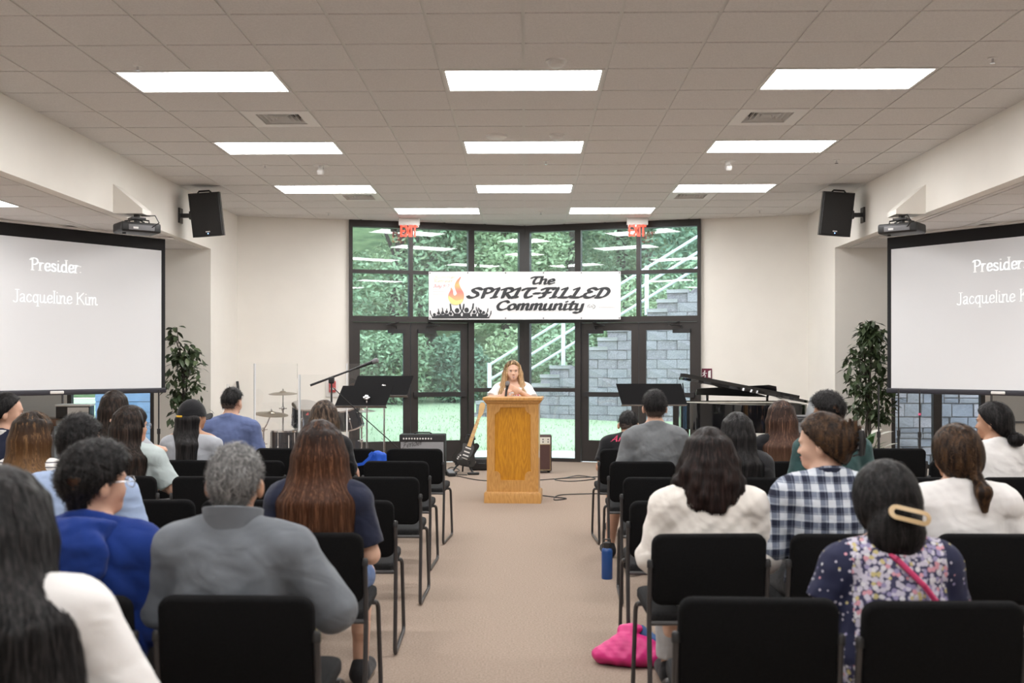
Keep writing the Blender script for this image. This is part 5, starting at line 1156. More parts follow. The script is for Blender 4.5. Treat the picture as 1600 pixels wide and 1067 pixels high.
def tex_stripe(name):
    m=mat(name,(.7,.68,.66),.85); nt=m.node_tree; b=nt.nodes['Principled BSDF']; tc=nt.nodes.new('ShaderNodeTexCoord'); sp=nt.nodes.new('ShaderNodeSeparateXYZ'); nt.links.new(tc.outputs['Object'],sp.inputs[0])
    a=nt.nodes.new('ShaderNodeMath'); a.operation='MULTIPLY'; a.inputs[1].default_value=1/.024; nt.links.new(sp.outputs[2],a.inputs[0]); f=nt.nodes.new('ShaderNodeMath'); f.operation='FRACT'; nt.links.new(a.outputs[0],f.inputs[0]); c=nt.nodes.new('ShaderNodeMath'); c.operation='LESS_THAN'; c.inputs[1].default_value=.24; nt.links.new(f.outputs[0],c.inputs[0])
    cr_=nt.nodes.new('ShaderNodeValToRGB'); cr_.color_ramp.elements[0].color=(.70,.68,.66,1); cr_.color_ramp.elements[1].color=(.06,.05,.07,1); nt.links.new(c.outputs[0],cr_.inputs[0]); nt.links.new(cr_.outputs[0],b.inputs['Base Color']); return m
def tex_floral(name,base,scale,thr=.5):
    m=mat(name,base,.85); nt=m.node_tree; b=nt.nodes['Principled BSDF']; tc=nt.nodes.new('ShaderNodeTexCoord'); vo=nt.nodes.new('ShaderNodeTexVoronoi'); vo.inputs['Scale'].default_value=scale; nt.links.new(tc.outputs['Object'],vo.inputs['Vector'])
    sx=nt.nodes.new('ShaderNodeSeparateColor'); nt.links.new(vo.outputs['Color'],sx.inputs[0]); cr_=nt.nodes.new('ShaderNodeValToRGB'); cr_.color_ramp.interpolation='CONSTANT'; e=cr_.color_ramp.elements
    e[0].position=0; e[0].color=(.55,.52,.62,1); e[1].position=.45; e[1].color=(.30,.27,.45,1)
    for p,c in ((.62,(.62,.30,.36,1)),(.74,(.55,.47,.22,1)),(.82,(.65,.64,.68,1))): q=e.new(p); q.color=c
    nt.links.new(sx.outputs[0],cr_.inputs[0]); lt=nt.nodes.new('ShaderNodeMath'); lt.operation='LESS_THAN'; lt.inputs[1].default_value=thr; nt.links.new(vo.outputs['Distance'],lt.inputs[0])
    mx=nt.nodes.new('ShaderNodeMix'); mx.data_type='RGBA'; nt.links.new(lt.outputs[0],mx.inputs[0]); mx.inputs[6].default_value=(*base,1); nt.links.new(cr_.outputs[0],mx.inputs[7]); nt.links.new(mx.outputs[2],b.inputs['Base Color']); return m
def wrinkle(m):
    nt=m.node_tree; b=nt.nodes['Principled BSDF']; tc=nt.nodes.new('ShaderNodeTexCoord'); mp=nt.nodes.new('ShaderNodeMapping'); mp.inputs['Scale'].default_value=(1,1,1.7); mp.inputs['Rotation'].default_value=(0,.5,0); nt.links.new(tc.outputs['Object'],mp.inputs[0])
    n=nt.nodes.new('ShaderNodeTexNoise'); n.inputs['Scale'].default_value=5.5; n.inputs['Detail'].default_value=1.6; n.inputs['Distortion'].default_value=.9; nt.links.new(mp.outputs[0],n.inputs[0])
    bp=nt.nodes.new('ShaderNodeBump'); bp.inputs['Strength'].default_value=.42; bp.inputs['Distance'].default_value=.04; nt.links.new(n.outputs[0],bp.inputs['Height'])
    old=b.inputs['Normal'].links
    if old: nt.links.new(bp.outputs[0],old[0].from_node.inputs['Normal'])
    else: nt.links.new(bp.outputs[0],b.inputs['Normal'])
    return m
def fab(name,c,var=.05): return wrinkle(mat('cloth_'+name,c,.88,var=var,vscale=18,bump=.25,bscale=500,spec=.15,sheen=.15))
CL={'white':fab('white',(.80,.785,.775),.015),'cream':fab('cream',(.78,.74,.69),.015),'blue_hoodie':fab('royal_blue',(.010,.035,.20)),'fleece':fab('grey_fleece',(.15,.165,.185)),'navy':fab('navy',(.018,.022,.045)),'lightblue':fab('light_blue',(.36,.46,.66)),
 'black':fab('black',(.012,.012,.014)),'mint':fab('grey_mint',(.44,.50,.50)),'lightgrey':fab('light_grey',(.42,.44,.48)),'slate':fab('slate_blue',(.115,.15,.29)),'heather':fab('heather_grey',(.17,.18,.19),.1),'green':fab('teal_green',(.045,.095,.095)),
 'plaid':tex_plaid('cloth_plaid'),'stripe':tex_stripe('cloth_stripe'),'floral':tex_floral('cloth_floral',(.045,.045,.10),70,.62),'floral_dark':tex_floral('cloth_floral_sleeve',(.012,.015,.05),45,.22),'denim':fab('denim',(.06,.12,.27),.2),'khaki':fab('khaki',(.20,.17,.085),.1),'charcoal':fab('charcoal',(.03,.03,.033)),'jersey':fab('pale_trousers',(.45,.45,.46))}
for _k in ('plaid','stripe','floral','floral_dark'): wrinkle(CL[_k])
EYE=mat('eye',(.02,.014,.012),.15); EYEW=mat('eye_white',(.7,.68,.66),.3); LIPM=mat('lips',(.42,.14,.12),.45)

def person(P):
    """P: x,y (hip), ztop, and options. Builds one seated or standing figure."""
    g=P.get; near=g('near',2); hb={0:.0065,1:.0085,2:.011,3:.013}[near]; hc={0:.0075,1:.009,2:.012,3:.015}[near]; hh={0:.006,1:.006,2:.009,3:.011}[near]
    stand=g('stand',False); hz=.86 if stand else .545
    lean=R(g('lean',4)); side=R(g('side',0)); w=g('w',1.0); dep=g('dep',1.0); hs=g('hs',.96); hy=R(g('hyaw',0)); hp=R(g('hpitch',0)); hroll=R(g('hroll',0)); tw=R(g('twist',0)); f=1 if g('long',None) is None else 1
    tz=(P['ztop']-hz-.02-hs*.207*math.cos(hp))/.535/math.cos(lean)
    rz=Matrix.Rotation(tw,3,'Z') @ Matrix.Rotation(side,3,'Y') @ Matrix.Rotation(-lean,3,'X')
    def T(x,y,z): v=rz@Vector((x*w,y*dep,z*tz)); return (v.x,v.y,v.z+hz)
    piv=Vector(T(0,.005,.535)); rh=Matrix.Rotation(tw+hy,3,'Z') @ Matrix.Rotation(hroll,3,'Y') @ Matrix.Rotation(-hp,3,'X')
    def Hd(x,y,z): return tuple(piv+rh@(Vector((x,y,z))*hs))
    rT=np.array(rz); rHm=np.array(rh)
    B=Sdf(); fw=1+.5*(w-1)
    # torso
    tors=[((0,0,.02),(.165*w,.12*dep,.11)),((0,.0,.16),(.135*w*g('waist',1),.10*dep*g('waist',1),.13)),((0,0,.31),(.158*w,.112*dep,.15))]
    for c,r in tors: B.ell(T(*c),r,rT,.06)
    sl=[(-.165,-.005,.395),(.165,-.005,.395)]
    B.cap(T(-.12,-.008,.40),T(.12,-.008,.40),.066*fw,.066*fw,.05)
    for q in sl: B.ell(T(*q),(.056*fw,)*3,None,.04)
    for s in(-1,1): B.cap(T(s*.12,-.012,.43),T(0,-.014,.49),.034,.044,.05)
    B.cap(T(0,-.014,.43),Hd(0,-.012,.05),.052*g('neck',1),.049*g('neck',1),.03)
    # head
    B.ell(Hd(0,.008,.115),(.076*hs,.096*hs,.092*hs),rHm,.03); B.ell(Hd(0,.042,.045),(.055*hs,.062*hs,.066*hs),rHm,.03)
    B.ell(Hd(0,.082,.002),(.026*hs,.022*hs,.02*hs),rHm,.03)
    for s in(-1,1): B.ell(Hd(s*.036,.073,.055),(.026*hs,.024*hs,.028*hs),rHm,.02); B.ell(Hd(s*.085,-.004,.070),(.014*hs,.019*hs,.033*hs),rHm,.008)
    B.cap(Hd(0,.102,.086),Hd(0,.117,.055),.0065,.0095,.010); B.ell(Hd(0,.098,.105),(.045*hs,.012*hs,.010*hs),rHm,.015)
    B.ell(Hd(0,.100,.025),(.022*hs,.009*hs,.008*hs),rHm,.008)
    for s in (-1,1): B.ell(Hd(s*.010,.109,.052),(.007,.007,.006),rHm,.006)
    # arms
    arms={}
    for s in(-1,1):
        S=T(s*.172,0,.385); key='armL' if s<0 else 'armR'; a=g(key)
        if a is None: E_=T(s*.225,.04,.13); Wr=(s*.075*w,.27,hz+.125); dr=(-s*.55,.8,-.15); nn=(0,-.1,-1)
        else: E_,Wr,dr,nn=a
        arms[s]=(S,E_,Wr,dr)
        ar=fw*g('arm',1)
        B.cap(S,E_,.047*ar,.039*ar,.03); B.cap(E_,Wr,.039*ar,.026,.02)
        d=Vector(dr).normalized(); n=Vector(nn); n=(n-d*n.dot(d)).normalized(); sd=d.cross(n)*s; Wv=Vector(Wr)
        Rm=np.array([[sd[i],d[i],n[i]] for i in range(3)])
        B.ell(Wv+d*.045,(.038,.052,.017),Rm,.015)
        curl=g('curl',.35)
        if isinstance(curl,dict): curl=curl[s]
        for k,(o,L) in enumerate(zip((-.028,-.0095,.0095,.027),(.066,.078,.074,.058))):
            b0=Wv+d*.085+sd*o; d1=(d+n*curl).normalized(); b1=b0+d1*L*.55; d2=(d1+n*curl*1.6).normalized(); B.cap(b0,b1,.0092,.0085,.006); B.cap(b1,b1+d2*L*.5,.0085,.0068,.004)
        t0=Wv+d*.028-sd*.03; t1=t0+(d*.6-sd*.7+n*.25).normalized()*.04; B.cap(t0,t1,.0125,.0105,.01); B.cap(t1,t1+(d*.9-sd*.2+n*.3).normalized()*.03,.0105,.008,.005)
    # legs
    legs={}
    for s in(-1,1):
        hj=(s*.085*w,.02,hz-.02)
        if stand: kn=(s*.09,.02,.46); an=(s*.09,-.01,.08); to=(s*.11,.12,.035)
        else: kn=g('knees',((-.12,.44,.50),(.12,.44,.50)))[0 if s<0 else 1]; an=g('ankles',((-.12,.40,.085),(.12,.40,.085)))[0 if s<0 else 1]; to=(an[0]*1.08,an[1]+.14,.035)
        legs[s]=(hj,kn,an,to)
        B.cap(hj,kn,.084*fw,.058,.05); B.cap(kn,an,.052,.035,.03); B.cap((kn[0],kn[1]-.05,kn[2]-.08),(an[0]*.6+kn[0]*.4,an[1]-.02,an[2]*.6+kn[2]*.4),.045,.035,.03); B.cap((an[0],an[1]-.03,.045),to,.034,.026,.02)
    lo,hi=B.bounds(); ax=axes(lo,hi,hb); V,F=nets(B.grid(ax),ax,hb)
    sk=SK[g('skin','light')]
    root=link('person',npmesh('person',V,F,[sk]),None,(P['x'],P['y'],0),(0,0,R(g('rz',0))))
    tag(root,P['label'],'person',g('group'))
    # shirt
    t=g('fit',.014); Sh=Sdf()
    for c,r in tors: Sh.ell(T(*c),tuple(q+t for q in r),rT,.06)
    if g('loose'): Sh.ell(T(0,.01,.12),(.165*w*g('loose'),.125*dep*g('loose'),.2),rT,.06)
    Sh.cap(T(-.12,-.008,.40),T(.12,-.008,.40),.066*fw+t*.8,.066*fw+t*.8,.05)
    for q in sl: Sh.ell(T(*q),(.056*fw+t*.8,)*3,None,.04)
    for s in(-1,1): Sh.cap(T(s*.12,-.012,.43),T(0,-.014,.49),.034+t*.7,.044+t*.7,.05)
    for s in(-1,1):
        S,E_,Wr,dr=arms[s]; slv=g('sleeve','short'); ar=fw*g('arm',1); S_,E1=Vector(S),Vector(E_)
        if slv=='short': Sh.cap(S,S_.lerp(E1,g('slen',.78)),.047*ar+t*1.3,.042*ar+t*1.9,.03,flat=True)
        else: Sh.cap(S,E_,.047*ar+t*1.3,.039*ar+t*1.4,.03); Sh.cap(E_,Vector(E_).lerp(Vector(Wr),.94),.039*ar+t*1.4,.028+t,.02,flat=True)
    nz_=g('neckz',.482); nrm_=rz@Vector((0,.62,1)).normalized(); p0=Vector(T(0,0,nz_)); hem=hz-(.06 if not stand else .1)
    def scut(x,y,z): return np.maximum((x-p0.x)*nrm_.x+(y-p0.y)*nrm_.y+(z-p0.z)*nrm_.z, hem-z+0*x)
    V,F=cloth(Sh,hc,scut,g('fold',.0045),g('ffreq',20),g('seed',1))
    so=link('shirt',npmesh('shirt',V,F,[CL[P['shirt']]]),root)
    if g('shirt_name'): so.name=g('shirt_name')
    if g('sleeve_mat'):
        me=so.data; me.materials.append(CL[g('sleeve_mat')]); cen=np.empty(len(me.polygons)*3); me.polygons.foreach_get('center',cen); cen=cen.reshape(-1,3)
        loc=(cen-np.array([0,0,hz]))@rT; mi=(np.abs(loc[:,0])>.158*w).astype(np.int32)&(loc[:,2]>-.0).astype(np.int32); me.polygons.foreach_set('material_index',mi)
    # trousers
    Tr=Sdf(); tl=g('legwear','trousers')
    Tr.ell(T(0,0,.02),tuple(q+.008 for q in tors[0][1]),rT,.05)
    for s in(-1,1):
        hj,kn,an,to=legs[s]
        if tl=='shorts': Tr.cap(hj,Vector(hj).lerp(Vector(kn),.86),.084*fw+.014,.07+.012,.04,flat=True)
        else:
            Tr.cap(hj,kn,.084*fw+.012,.058+.012,.05); Tr.cap(kn,Vector(kn).lerp(Vector(an),.92),.056+.012,.045+.012,.03,flat=True)
    V,F=cloth(Tr,max(hc,.012),None,.004,16,g('seed',1)+3); link('trousers' if tl!='shorts' else 'shorts',npmesh('trousers',V,F,[CL[g('bottom','charcoal')]]),root)
    for s in(-1,1):
        hj,kn,an,to=legs[s]; So=Sdf().cap((an[0],an[1]-.035,.05),(to[0],to[1]+.02,.04),.046,.042,.02).cap((an[0],an[1]-.02,.05),(an[0],an[1]-.01,.085),.044,.042,.02)
        V,F=cloth(So,.009,lambda x,y,z:.003-z+0*x+0*y,0); link('shoe',npmesh('shoe',V,F,[CL[g('shoe','black')]]),root)
    P['_']=dict(T=T,Hd=Hd,root=root,rT=rT,rH=rHm,hz=hz,hs=hs,hh=hh,w=w,dep=dep,near=near,piv=piv,rh=rh,fw=fw,arms=arms,legs=legs)
    hair(P); return root

STUB=mat('stubble',(.075,.052,.042),.7,var=.2,vscale=200)
def strands(surf,seeds,dirfn,n,step,width,tip=0,lift=0,seed=0,jit=.25):
    rg=np.random.RandomState(seed); P=seeds.copy(); N=len(P); path=[]; nrm=[]; e=.004
    jv=rg.normal(size=(N,3))*jit; off=rg.uniform(.0008,.0035,N)
    for k in range(n):
        d0=surf(P); G=np.stack([surf(P+np.eye(3)[i]*e)-d0 for i in range(3)],1)/e; G/=np.linalg.norm(G,axis=1)[:,None]+1e-6
        P=P-G*(d0-off-lift*(k/n)**2)[:,None]; path.append(P.copy()); nrm.append(G.copy())
        d=dirfn(P)+jv*(.4+.6*k/n); d=d-G*(d*G).sum(1)[:,None]*(1 if True else 0); d/=np.linalg.norm(d,axis=1)[:,None]+1e-6
        P=P+d*step
    path=np.array(path); nrm=np.array(nrm)
    tang=np.gradient(path,axis=0); sd=np.cross(tang,nrm); sd/=np.linalg.norm(sd,axis=2)[:,:,None]+1e-6
    tw=np.linspace(1,.15,n)[:,None,None]*width*(.6+.8*rg.rand(N))[None,:,None]; tw[0]*=.3
    A=path-sd*tw; Bv=path+sd*tw; V=np.stack([A,Bv],2).transpose(1,0,2,3).reshape(-1,3)      # N,n,2
    base=(np.arange(N)*n*2)[:,None]+(np.arange(n-1)*2)[None,:]; F=np.stack([base,base+1,base+3,base+2],2).reshape(-1,4)
    return V,F
def hair(P):
    g=P.get; q=P['_']; T,Hd,root,rH,hz,hs,hh=[q[k] for k in('T','Hd','root','rH','hz','hs','hh')]; st=g('hair','short'); rg=random.Random(g('seed',1)+5)
    Cp=Sdf(); v=g('vol',.016)
    if st=='short': Cp.ell(Hd(0,.006,.116),(.0765*hs,.0965*hs,.0925*hs),rH,.02); Cp.cap(Hd(0,-.035,.07),Hd(0,-.022,.01),.060*hs,.052*hs,.04)
    else: Cp.ell(Hd(0,.004,.118),(.076*hs+v,.096*hs+v,.092*hs+v),rH,.02)
    if st=='short': pass
    elif st not in ('bald',): Cp.ell(Hd(0,-.03,.07),(.074*hs+v,.068*hs+v,.08*hs+v),rH,.03)
    a0=np.array(Hd(0,0,0)); rhm=np.array(q['rh'])
    cy0,cz0,sl=g('hairline',{'short':(-.10,.035,.66)}.get(st,(-.10,-.06,1.05)))
    def loc(x,y,z): dx,dy,dz=x-a0[0],y-a0[1],z-a0[2]; return [ (rhm[0,i]*dx+rhm[1,i]*dy+rhm[2,i]*dz)/hs for i in range(3)]
    def capcut(x,y,z):
        lx,ly,lz=loc(x,y,z); pl=(cz0+sl*(ly-cy0))-lz
        if st=='short': pl=np.minimum(pl+.0, np.maximum(g('nape',.0)-lz+0*lx, ly+.045+.0*lx)*1.0)+.005*enz(x,y,z)
        else: pl=np.maximum(np.minimum(pl, (.005-lz)*1.0+ .0*lx + (ly-.0)), ly-.118+0*lz) if False else pl
        return pl*.7
    def thick(x,y,z):
        if st!='short': return 0
        lx,ly,lz=loc(x,y,z); t=np.clip((lz-.005-.0*ly)/.12,0,1); t=t*t*(3-2*t); return .003+(v-.003)*t+g('quiff',0)*np.clip(ly/.1,0,1)*np.clip((lz-.12)/.08,0,1)
    enz=smooth_noise(g('seed',1)+2,130)
    L=Sdf(); have=False; tie=None
    if st=='long':
        end=g('hend',.15); wid=g('hwid',.12); frontl=g('front',0); n=15; have=True; an=g('hang',112); out=g('hout',0.0)
        bk=-.112*q['dep']-.04
        for k in range(n):
            th=R(-an+2*an*k/(n-1)); sn,cs=math.sin(th),math.cos(th); e=end+rg.uniform(-.018,.018)+g('hcurve',0)*abs(sn)
            rr=.027*g('lock',1)
            p0=Hd(.07*sn,.005-.088*cs,g('rootz',.15)); p1=Hd((.086+out*.3)*sn,.0-.10*cs,.06); p2=Hd((.092+out)*sn,-.012-.098*cs,-.05)
            fr=frontl and abs(math.degrees(th))>70
            if fr: p3=T(sn*(wid+.01),.085,.33); p4=T(sn*wid*.92,.14,e)
            else: p3=T(sn*wid*1.02,bk*(.35+.65*max(cs,0))-.0,.38); p4=T(sn*wid*.95,bk*(.72+.3*max(cs,0))-.005,e)
            for a,b,ra,rb in ((p0,p1,rr*.8,rr),(p1,p2,rr,rr*1.02),(p2,p3,rr*1.02,rr),(p3,p4,rr,rr*.72)): L.cap(a,b,ra,rb,.018)
    elif st=='wavy':
        have=True; n=17; wid=g('hwid',.125)
        for k in range(n):
            th=R(-118+236*k/(n-1)); sn,cs=math.sin(th),math.cos(th); e=g('hend',-.13)+rg.uniform(-.02,.02); ph=rg.uniform(0,6)
            pts=[Hd(.07*sn,.005-.088*cs,.15)]
            for j,zz in enumerate(np.linspace(.07,e,5)):
                o=.094+.03*min(1,j/2)+.009*math.sin(ph+j*1.9); pts.append(Hd((o+wid*.0)*sn+.008*math.cos(ph+j*2.2),-.004-(o+.004)*cs,zz))
            for a,b in zip(pts,pts[1:]): L.cap(a,b,.028,.027,.014)
    elif st in('ponytail','bun','clip','lowbun'):
        tie=Vector(Hd(*g('tie',(0,-.105,.03))))
        have=True; L.cap(Hd(0,-.07,.05),tie,.05,.02,.03)
        if st=='ponytail':
            e=Vector(g('tail',Vector(tie)+Vector((.01,-.05,-.13)))); mid=tie.lerp(e,.45)+Vector((0,-.03,.0)); L.cap(tie,mid,.018,.034,.015); L.cap(mid,e,.034,.014,.015)
        if st=='lowbun': bs=g('bun',(.05,.042,.045)); L.ell(tie+Vector((0,-.03,-.01)),bs,None,.015 if bs[0]<.055 else .05)
        if st=='clip':
            L.ell(tie+Vector((0,-.012,.025)),(.045,.035,.055),None,.02)
            for k in range(5): a=R(30*k-60); L.cap(tie+Vector((0,-.01,.05)),tie+Vector((.05*math.sin(a),-.02,.05+.06*math.cos(a))),.018,.008,.012)
    lo,hi=Cp.bounds()
    if have: l2,h2=L.bounds(); lo=np.minimum(lo,l2); hi=np.maximum(hi,h2)
    ax=axes(lo,hi,hh); D=Cp.grid(ax); x=ax[0][:,None,None]; y=ax[1][None,:,None]; z=ax[2][None,None,:]
    D=np.maximum(D-thick(x,y,z),capcut(x,y,z))
    if have:
        DL=L.grid(ax); k=.02; h_=np.clip(.5+.5*(D-DL)/k,0,1); D=D*(1-h_)+DL*h_-k*h_*(1-h_)
    amp=g('hamp',.0045 if st=='long' else .003); nz=smooth_noise(g('seed',1)+11,g('hfreq',75 if st=='long' else 60)); sz=1 if st in('short','wavy','clip','lowbun') else .12
    D=D+amp*nz(x,y,z*sz)
    if g('facecut') is not None:      # keep hair off the face
        fc=g('facecut')
        lx,ly,lz=loc(x,y,z); D=np.maximum(D, np.minimum.reduce([ly-fc[0]+0*lx, fc[1]-np.abs(lx)+0*ly, fc[2]-lz+0*lx]))
    V,F=nets(D.astype(np.float32),ax,hh); m=HM[g('hcol','black')]
    def surf(Q):
        d=Cp.pts(Q)-thick(Q[:,0],Q[:,1],Q[:,2]); d=np.maximum(d,capcut(Q[:,0],Q[:,1],Q[:,2]))
        if have: e_=L.pts(Q); d=np.minimum(d,e_)
        return d
    ns={0:900,1:900,2:420,3:200}[q['near']]; r2=np.random.RandomState(g('seed',1)+3)
    mesh_=npmesh('hair',V,F,[m])
    if g('strands',True):
        top=np.array(Hd(0,0,.115)); crown=np.array(Hd(0,-.045,.21))
        lz=np.array(loc(V[:,0],V[:,1],V[:,2])[2]); ly=np.array(loc(V[:,0],V[:,1],V[:,2])[1])
        if st=='short': cand=V[(ly<.09)]; dirfn=lambda Q:(Q-crown)+np.array([.02,.03,0]); n_,stp,wd,lf=7,.0062,.0019,.013
        elif tie is not None: cand=V[lz>-.02]; tv=np.array(tie); dirfn=lambda Q:(tv-Q); n_,stp,wd,lf=12,.012,.002,.001
        else: cand=V[lz>.06]; cc=crown+np.array([0,.04,0]); dirfn=lambda Q:np.where((Q[:,2:3]>crown[2]-.05),(Q-cc)*6,0)+np.array([0,0,-1.]); n_,stp,wd,lf=22,.0,.0024,.004
        if stp==0: stp=max(.008,(crown[2]-ax[2][0]-.05)/n_)
        if len(cand)>10:
            ns=int(ns*1.6) if st=='short' else ns; sd=cand[r2.randint(0,len(cand),ns)]
            V2,F2=strands(surf,sd,dirfn,n_,stp,wd,lift=lf,seed=g('seed',1),jit=g('jit',.25 if st=='short' else .12))
            ok=np.isfinite(V2).all(); 
            if ok: nf=len(F2)//ns; mi=np.concatenate([np.zeros(len(F),int),np.repeat((r2.rand(ns)<.45).astype(int),nf)]); mesh_=npmesh('hair',np.concatenate([V,V2]),np.concatenate([F,F2+len(V)]),[m,HM2[g('hcol','black')],STUB],mi)
    if g('fade'):
        cen=np.empty(len(mesh_.polygons)*3); mesh_.polygons.foreach_get('center',cen); cen=cen.reshape(-1,3); l3=loc(cen[:,0],cen[:,1],cen[:,2]); cur=np.empty(len(cen),np.int32); mesh_.polygons.foreach_get('material_index',cur)
        low=(l3[2]+r2.rand(len(cen))*.03<g('nape',.0)+.045)&(l3[1]<.03); cur[low]=2; mesh_.polygons.foreach_set('material_index',cur)
    link('hair',mesh_,root)
def headpart(P,name,mb,material,ang=40):
    """mb built in head space -> child of the person"""
    q=P['_']; mb.v=[q['Hd'](*v) for v in mb.v]; return mb.build(name,material,q['root'],ang=ang)
def torsopart(P,name,mb,material,ang=40):
    q=P['_']; mb.v=[q['T'](*v) for v in mb.v]; return mb.build(name,material,q['root'],ang=ang)
def glasses(P):
    q=MB()
    for s in(-1,1):
        q.tube([(s*.032+.024*math.cos(t),.128-.004*abs(math.cos(t)),.082+.019*math.sin(t)) for t in np.linspace(0,2*PI,17)],.0018,5); q.tube([(s*.056,.122,.085),(s*.078,.06,.09),(s*.081,-.005,.088)],.0018,5)
    q.tube([(-.008,.13,.084),(.008,.13,.084)],.0018,5); headpart(P,'glasses',q,mat('spectacle_metal',(.35,.36,.38),.25,metal=.8))
def eyes(P,closed=False):
    for s in(-1,1):
        q=MB(); q.lathe([(0,-.0085),(.006,-.006),(.0085,0),(.006,.006),(0,.0085)],10,(s*.030,.094,.083),Matrix.Rotation(PI/2,3,'X')); headpart(P,'eye',q,EYEW)
        q=MB(); q.lathe([(.0045,0),(0,.002)],10,(s*.030,.1026,.083),Matrix.Rotation(-PI/2,3,'X')); headpart(P,'iris',q,EYE)
        q=MB(); q.tube([(s*.017,.107,.099),(s*.03,.110,.103),(s*.044,.100,.099)],[.0016,.0026,.001],5); headpart(P,'eyebrow',q,HM['darkbrown'])
        q=MB(); q.tube([(s*.021,.1035,.0885),(s*.03,.1055,.0915),(s*.040,.099,.0875)],[.001,.002,.001],5); headpart(P,'eyelid',q,EYE)
def lips(P,open_=False):
    q=MB(); q.tube([(-.02,.102,.025),(-.007,.110,.030),(0,.111,.028),(.007,.110,.030),(.02,.102,.025)],[.001,.004,.0035,.004,.001],6); q.tube([(-.019,.101,.022),(0,.110,.017 if not open_ else .010),(.019,.101,.022)],[.001,.0045,.001],6); headpart(P,'lips',q,LIPM)
    if open_: q=MB(); q.rbox((0,.1095,.021),(.022,.004,.007),.002); headpart(P,'teeth',q,EYEW)
# ------------------------------------------------------------------ the audience and the speaker
def ry(r_,x): return rowy(r_,x)+.20
A={}
def add(key,row,x,ztop,label,**k):
    P=dict(x=x,y=ry(row,x) if row else k.pop('y'),ztop=ztop,label=label,seed=len(A)*13+7,**k); A[key]=P; person(P); return P
p=add('p1',7,-.985,1.275,'woman with very long straight black hair in a white tee, rearmost seat',near=0,w=1.0,side=-14,hpitch=16,hair='long',hcol='black',hend=.02,hwid=.15,hang=125,hout=.02,lock=1.15,shirt='white',slen=.85,loose=1.12,skin='fair')
p=add('p2',6,-1.37,1.235,'person with short black hair and glasses in a royal blue hoodie',near=1,w=.98,hyaw=-38,hair='short',hcol='black',vol=.022,hamp=.006,hfreq=45,hairline=(-.10,.0,.80),nape=-.02,quiff=.012,shirt='blue_hoodie',sleeve='long',fit=.024,fold=.007,ffreq=17,shirt_name='hoodie',neckz=.49,bottom='black')
glasses(p); eyes(p)
Q=p['_']; hd_=Sdf(); T=Q['T']
for k in range(13):
    a0=R(-150+300*k/12); a1=R(-150+300*(k+1)/12)
    if k<12: hd_.cap(T(.092*math.sin(a0),-.03-.085*math.cos(a0),.455+.02*math.cos(a0)),T(.092*math.sin(a1),-.03-.085*math.cos(a1),.455+.02*math.cos(a1)),.030,.030,.02)
hd_.ell(T(0,-.135,.385),(.115,.042,.085),None,.03); hd_.cap(T(-.07,-.13,.33),T(.07,-.13,.33),.028,.028,.03)
V,F=cloth(hd_,.009,None,.006,30,5); link('hood',npmesh('hood',V,F,[CL['blue_hoodie']]),Q['root'])
def collar(P,material,r0=.062,r1=.066,z0=.455,z1=.505,th=.008,yo=-.012,tilt=.18,name='collar'):
    q=MB(); n=28; prof=((r0+th,z0),(r1+th,z1),(r1+th*.5,z1+.004),(r1,z1),(r0,z0)); vs=[]
    for r_,z in prof:
        for k in range(n): t=2*PI*k/n; yy=r_*1.02*math.sin(t)+yo; vs.append((r_*math.cos(t),yy,z-tilt*yy))
    q.add(vs,[(a*n+k,a*n+(k+1)%n,((a+1)%5)*n+(k+1)%n,((a+1)%5)*n+k) for a in range(5) for k in range(n)]); return torsopart(P,name,q,material)
p=add('p3',6,-.91,1.235,'grey-haired man in a zip-neck grey fleece',near=0,w=1.08,dep=1.12,waist=1.12,arm=1.12,hair='short',hcol='grey',vol=.010,hamp=.0025,hairline=(-.10,.03,.72),nape=.0,shirt='fleece',sleeve='long',fit=.02,fold=.006,ffreq=15,shirt_name='fleece_jacket',neckz=.50,neck=1.15,bottom='khaki',skin='tan',
  armR=((.315,.03,.70),(.20,.25,.66),(-.4,.8,-.2),(0,0,-1)),armL=((-.235,.04,.70),(-.12,.27,.67),(.5,.8,-.1),(0,0,-1)))
collar(p,CL['fleece'],.072,.078,.455,.535,.010)
p=add('p4',5,-.87,1.245,'woman with long chestnut brown hair in a navy tee',near=0,w=.97,hair='long',hcol='brown',hend=.01,hwid=.135,hang=118,hout=.015,lock=1.1,shirt='navy',slen=.8,bottom='denim',legwear='shorts',shoe='charcoal',skin='fair')
p=add('p5',5,-1.92,1.275,'man with short faded black hair in a light blue collared shirt',near=1,w=1.1,arm=1.1,hyaw=-12,hair='short',hcol='black',vol=.012,hamp=.004,hairline=(-.10,.055,.62),nape=.012,fade=True,shirt='lightblue',sleeve='short',slen=.95,fit=.018,fold=.005,neckz=.475,skin='tan')
collar(p,CL['lightblue'],.070,.064,.455,.495,.009)
p=add('p6',4,-2.62,1.235,'woman with long two-tone brown hair in a striped top',near=1,w=.92,hyaw=-25,hair='long',hcol='ombre',hend=.10,hwid=.12,hang=100,shirt='stripe',sleeve='long',skin='light'); eyes(p)
p=add('p7',3,-3.34,1.305,'woman in profile with dark hair tied back and navy cardigan',near=2,w=.92,hyaw=-62,hair='lowbun',hcol='black',hairline=(-.10,-.02,1.05),shirt='navy',sleeve='long',skin='light'); eyes(p); lips(p)
collar(p,CL['white'],.064,.070,.445,.49,.006)
p=add('p8',2,-3.07,1.295,'dark-haired woman with one hand raised behind her hair',near=2,w=.92,hyaw=-8,hair='long',hcol='darkbrown',hend=.22,hwid=.12,shirt='lightgrey',skin='light',armR=((.30,.02,.80),(.13,-.12,.97),(-.35,-.1,.9),(-.8,.4,-.2)),curl=.7)
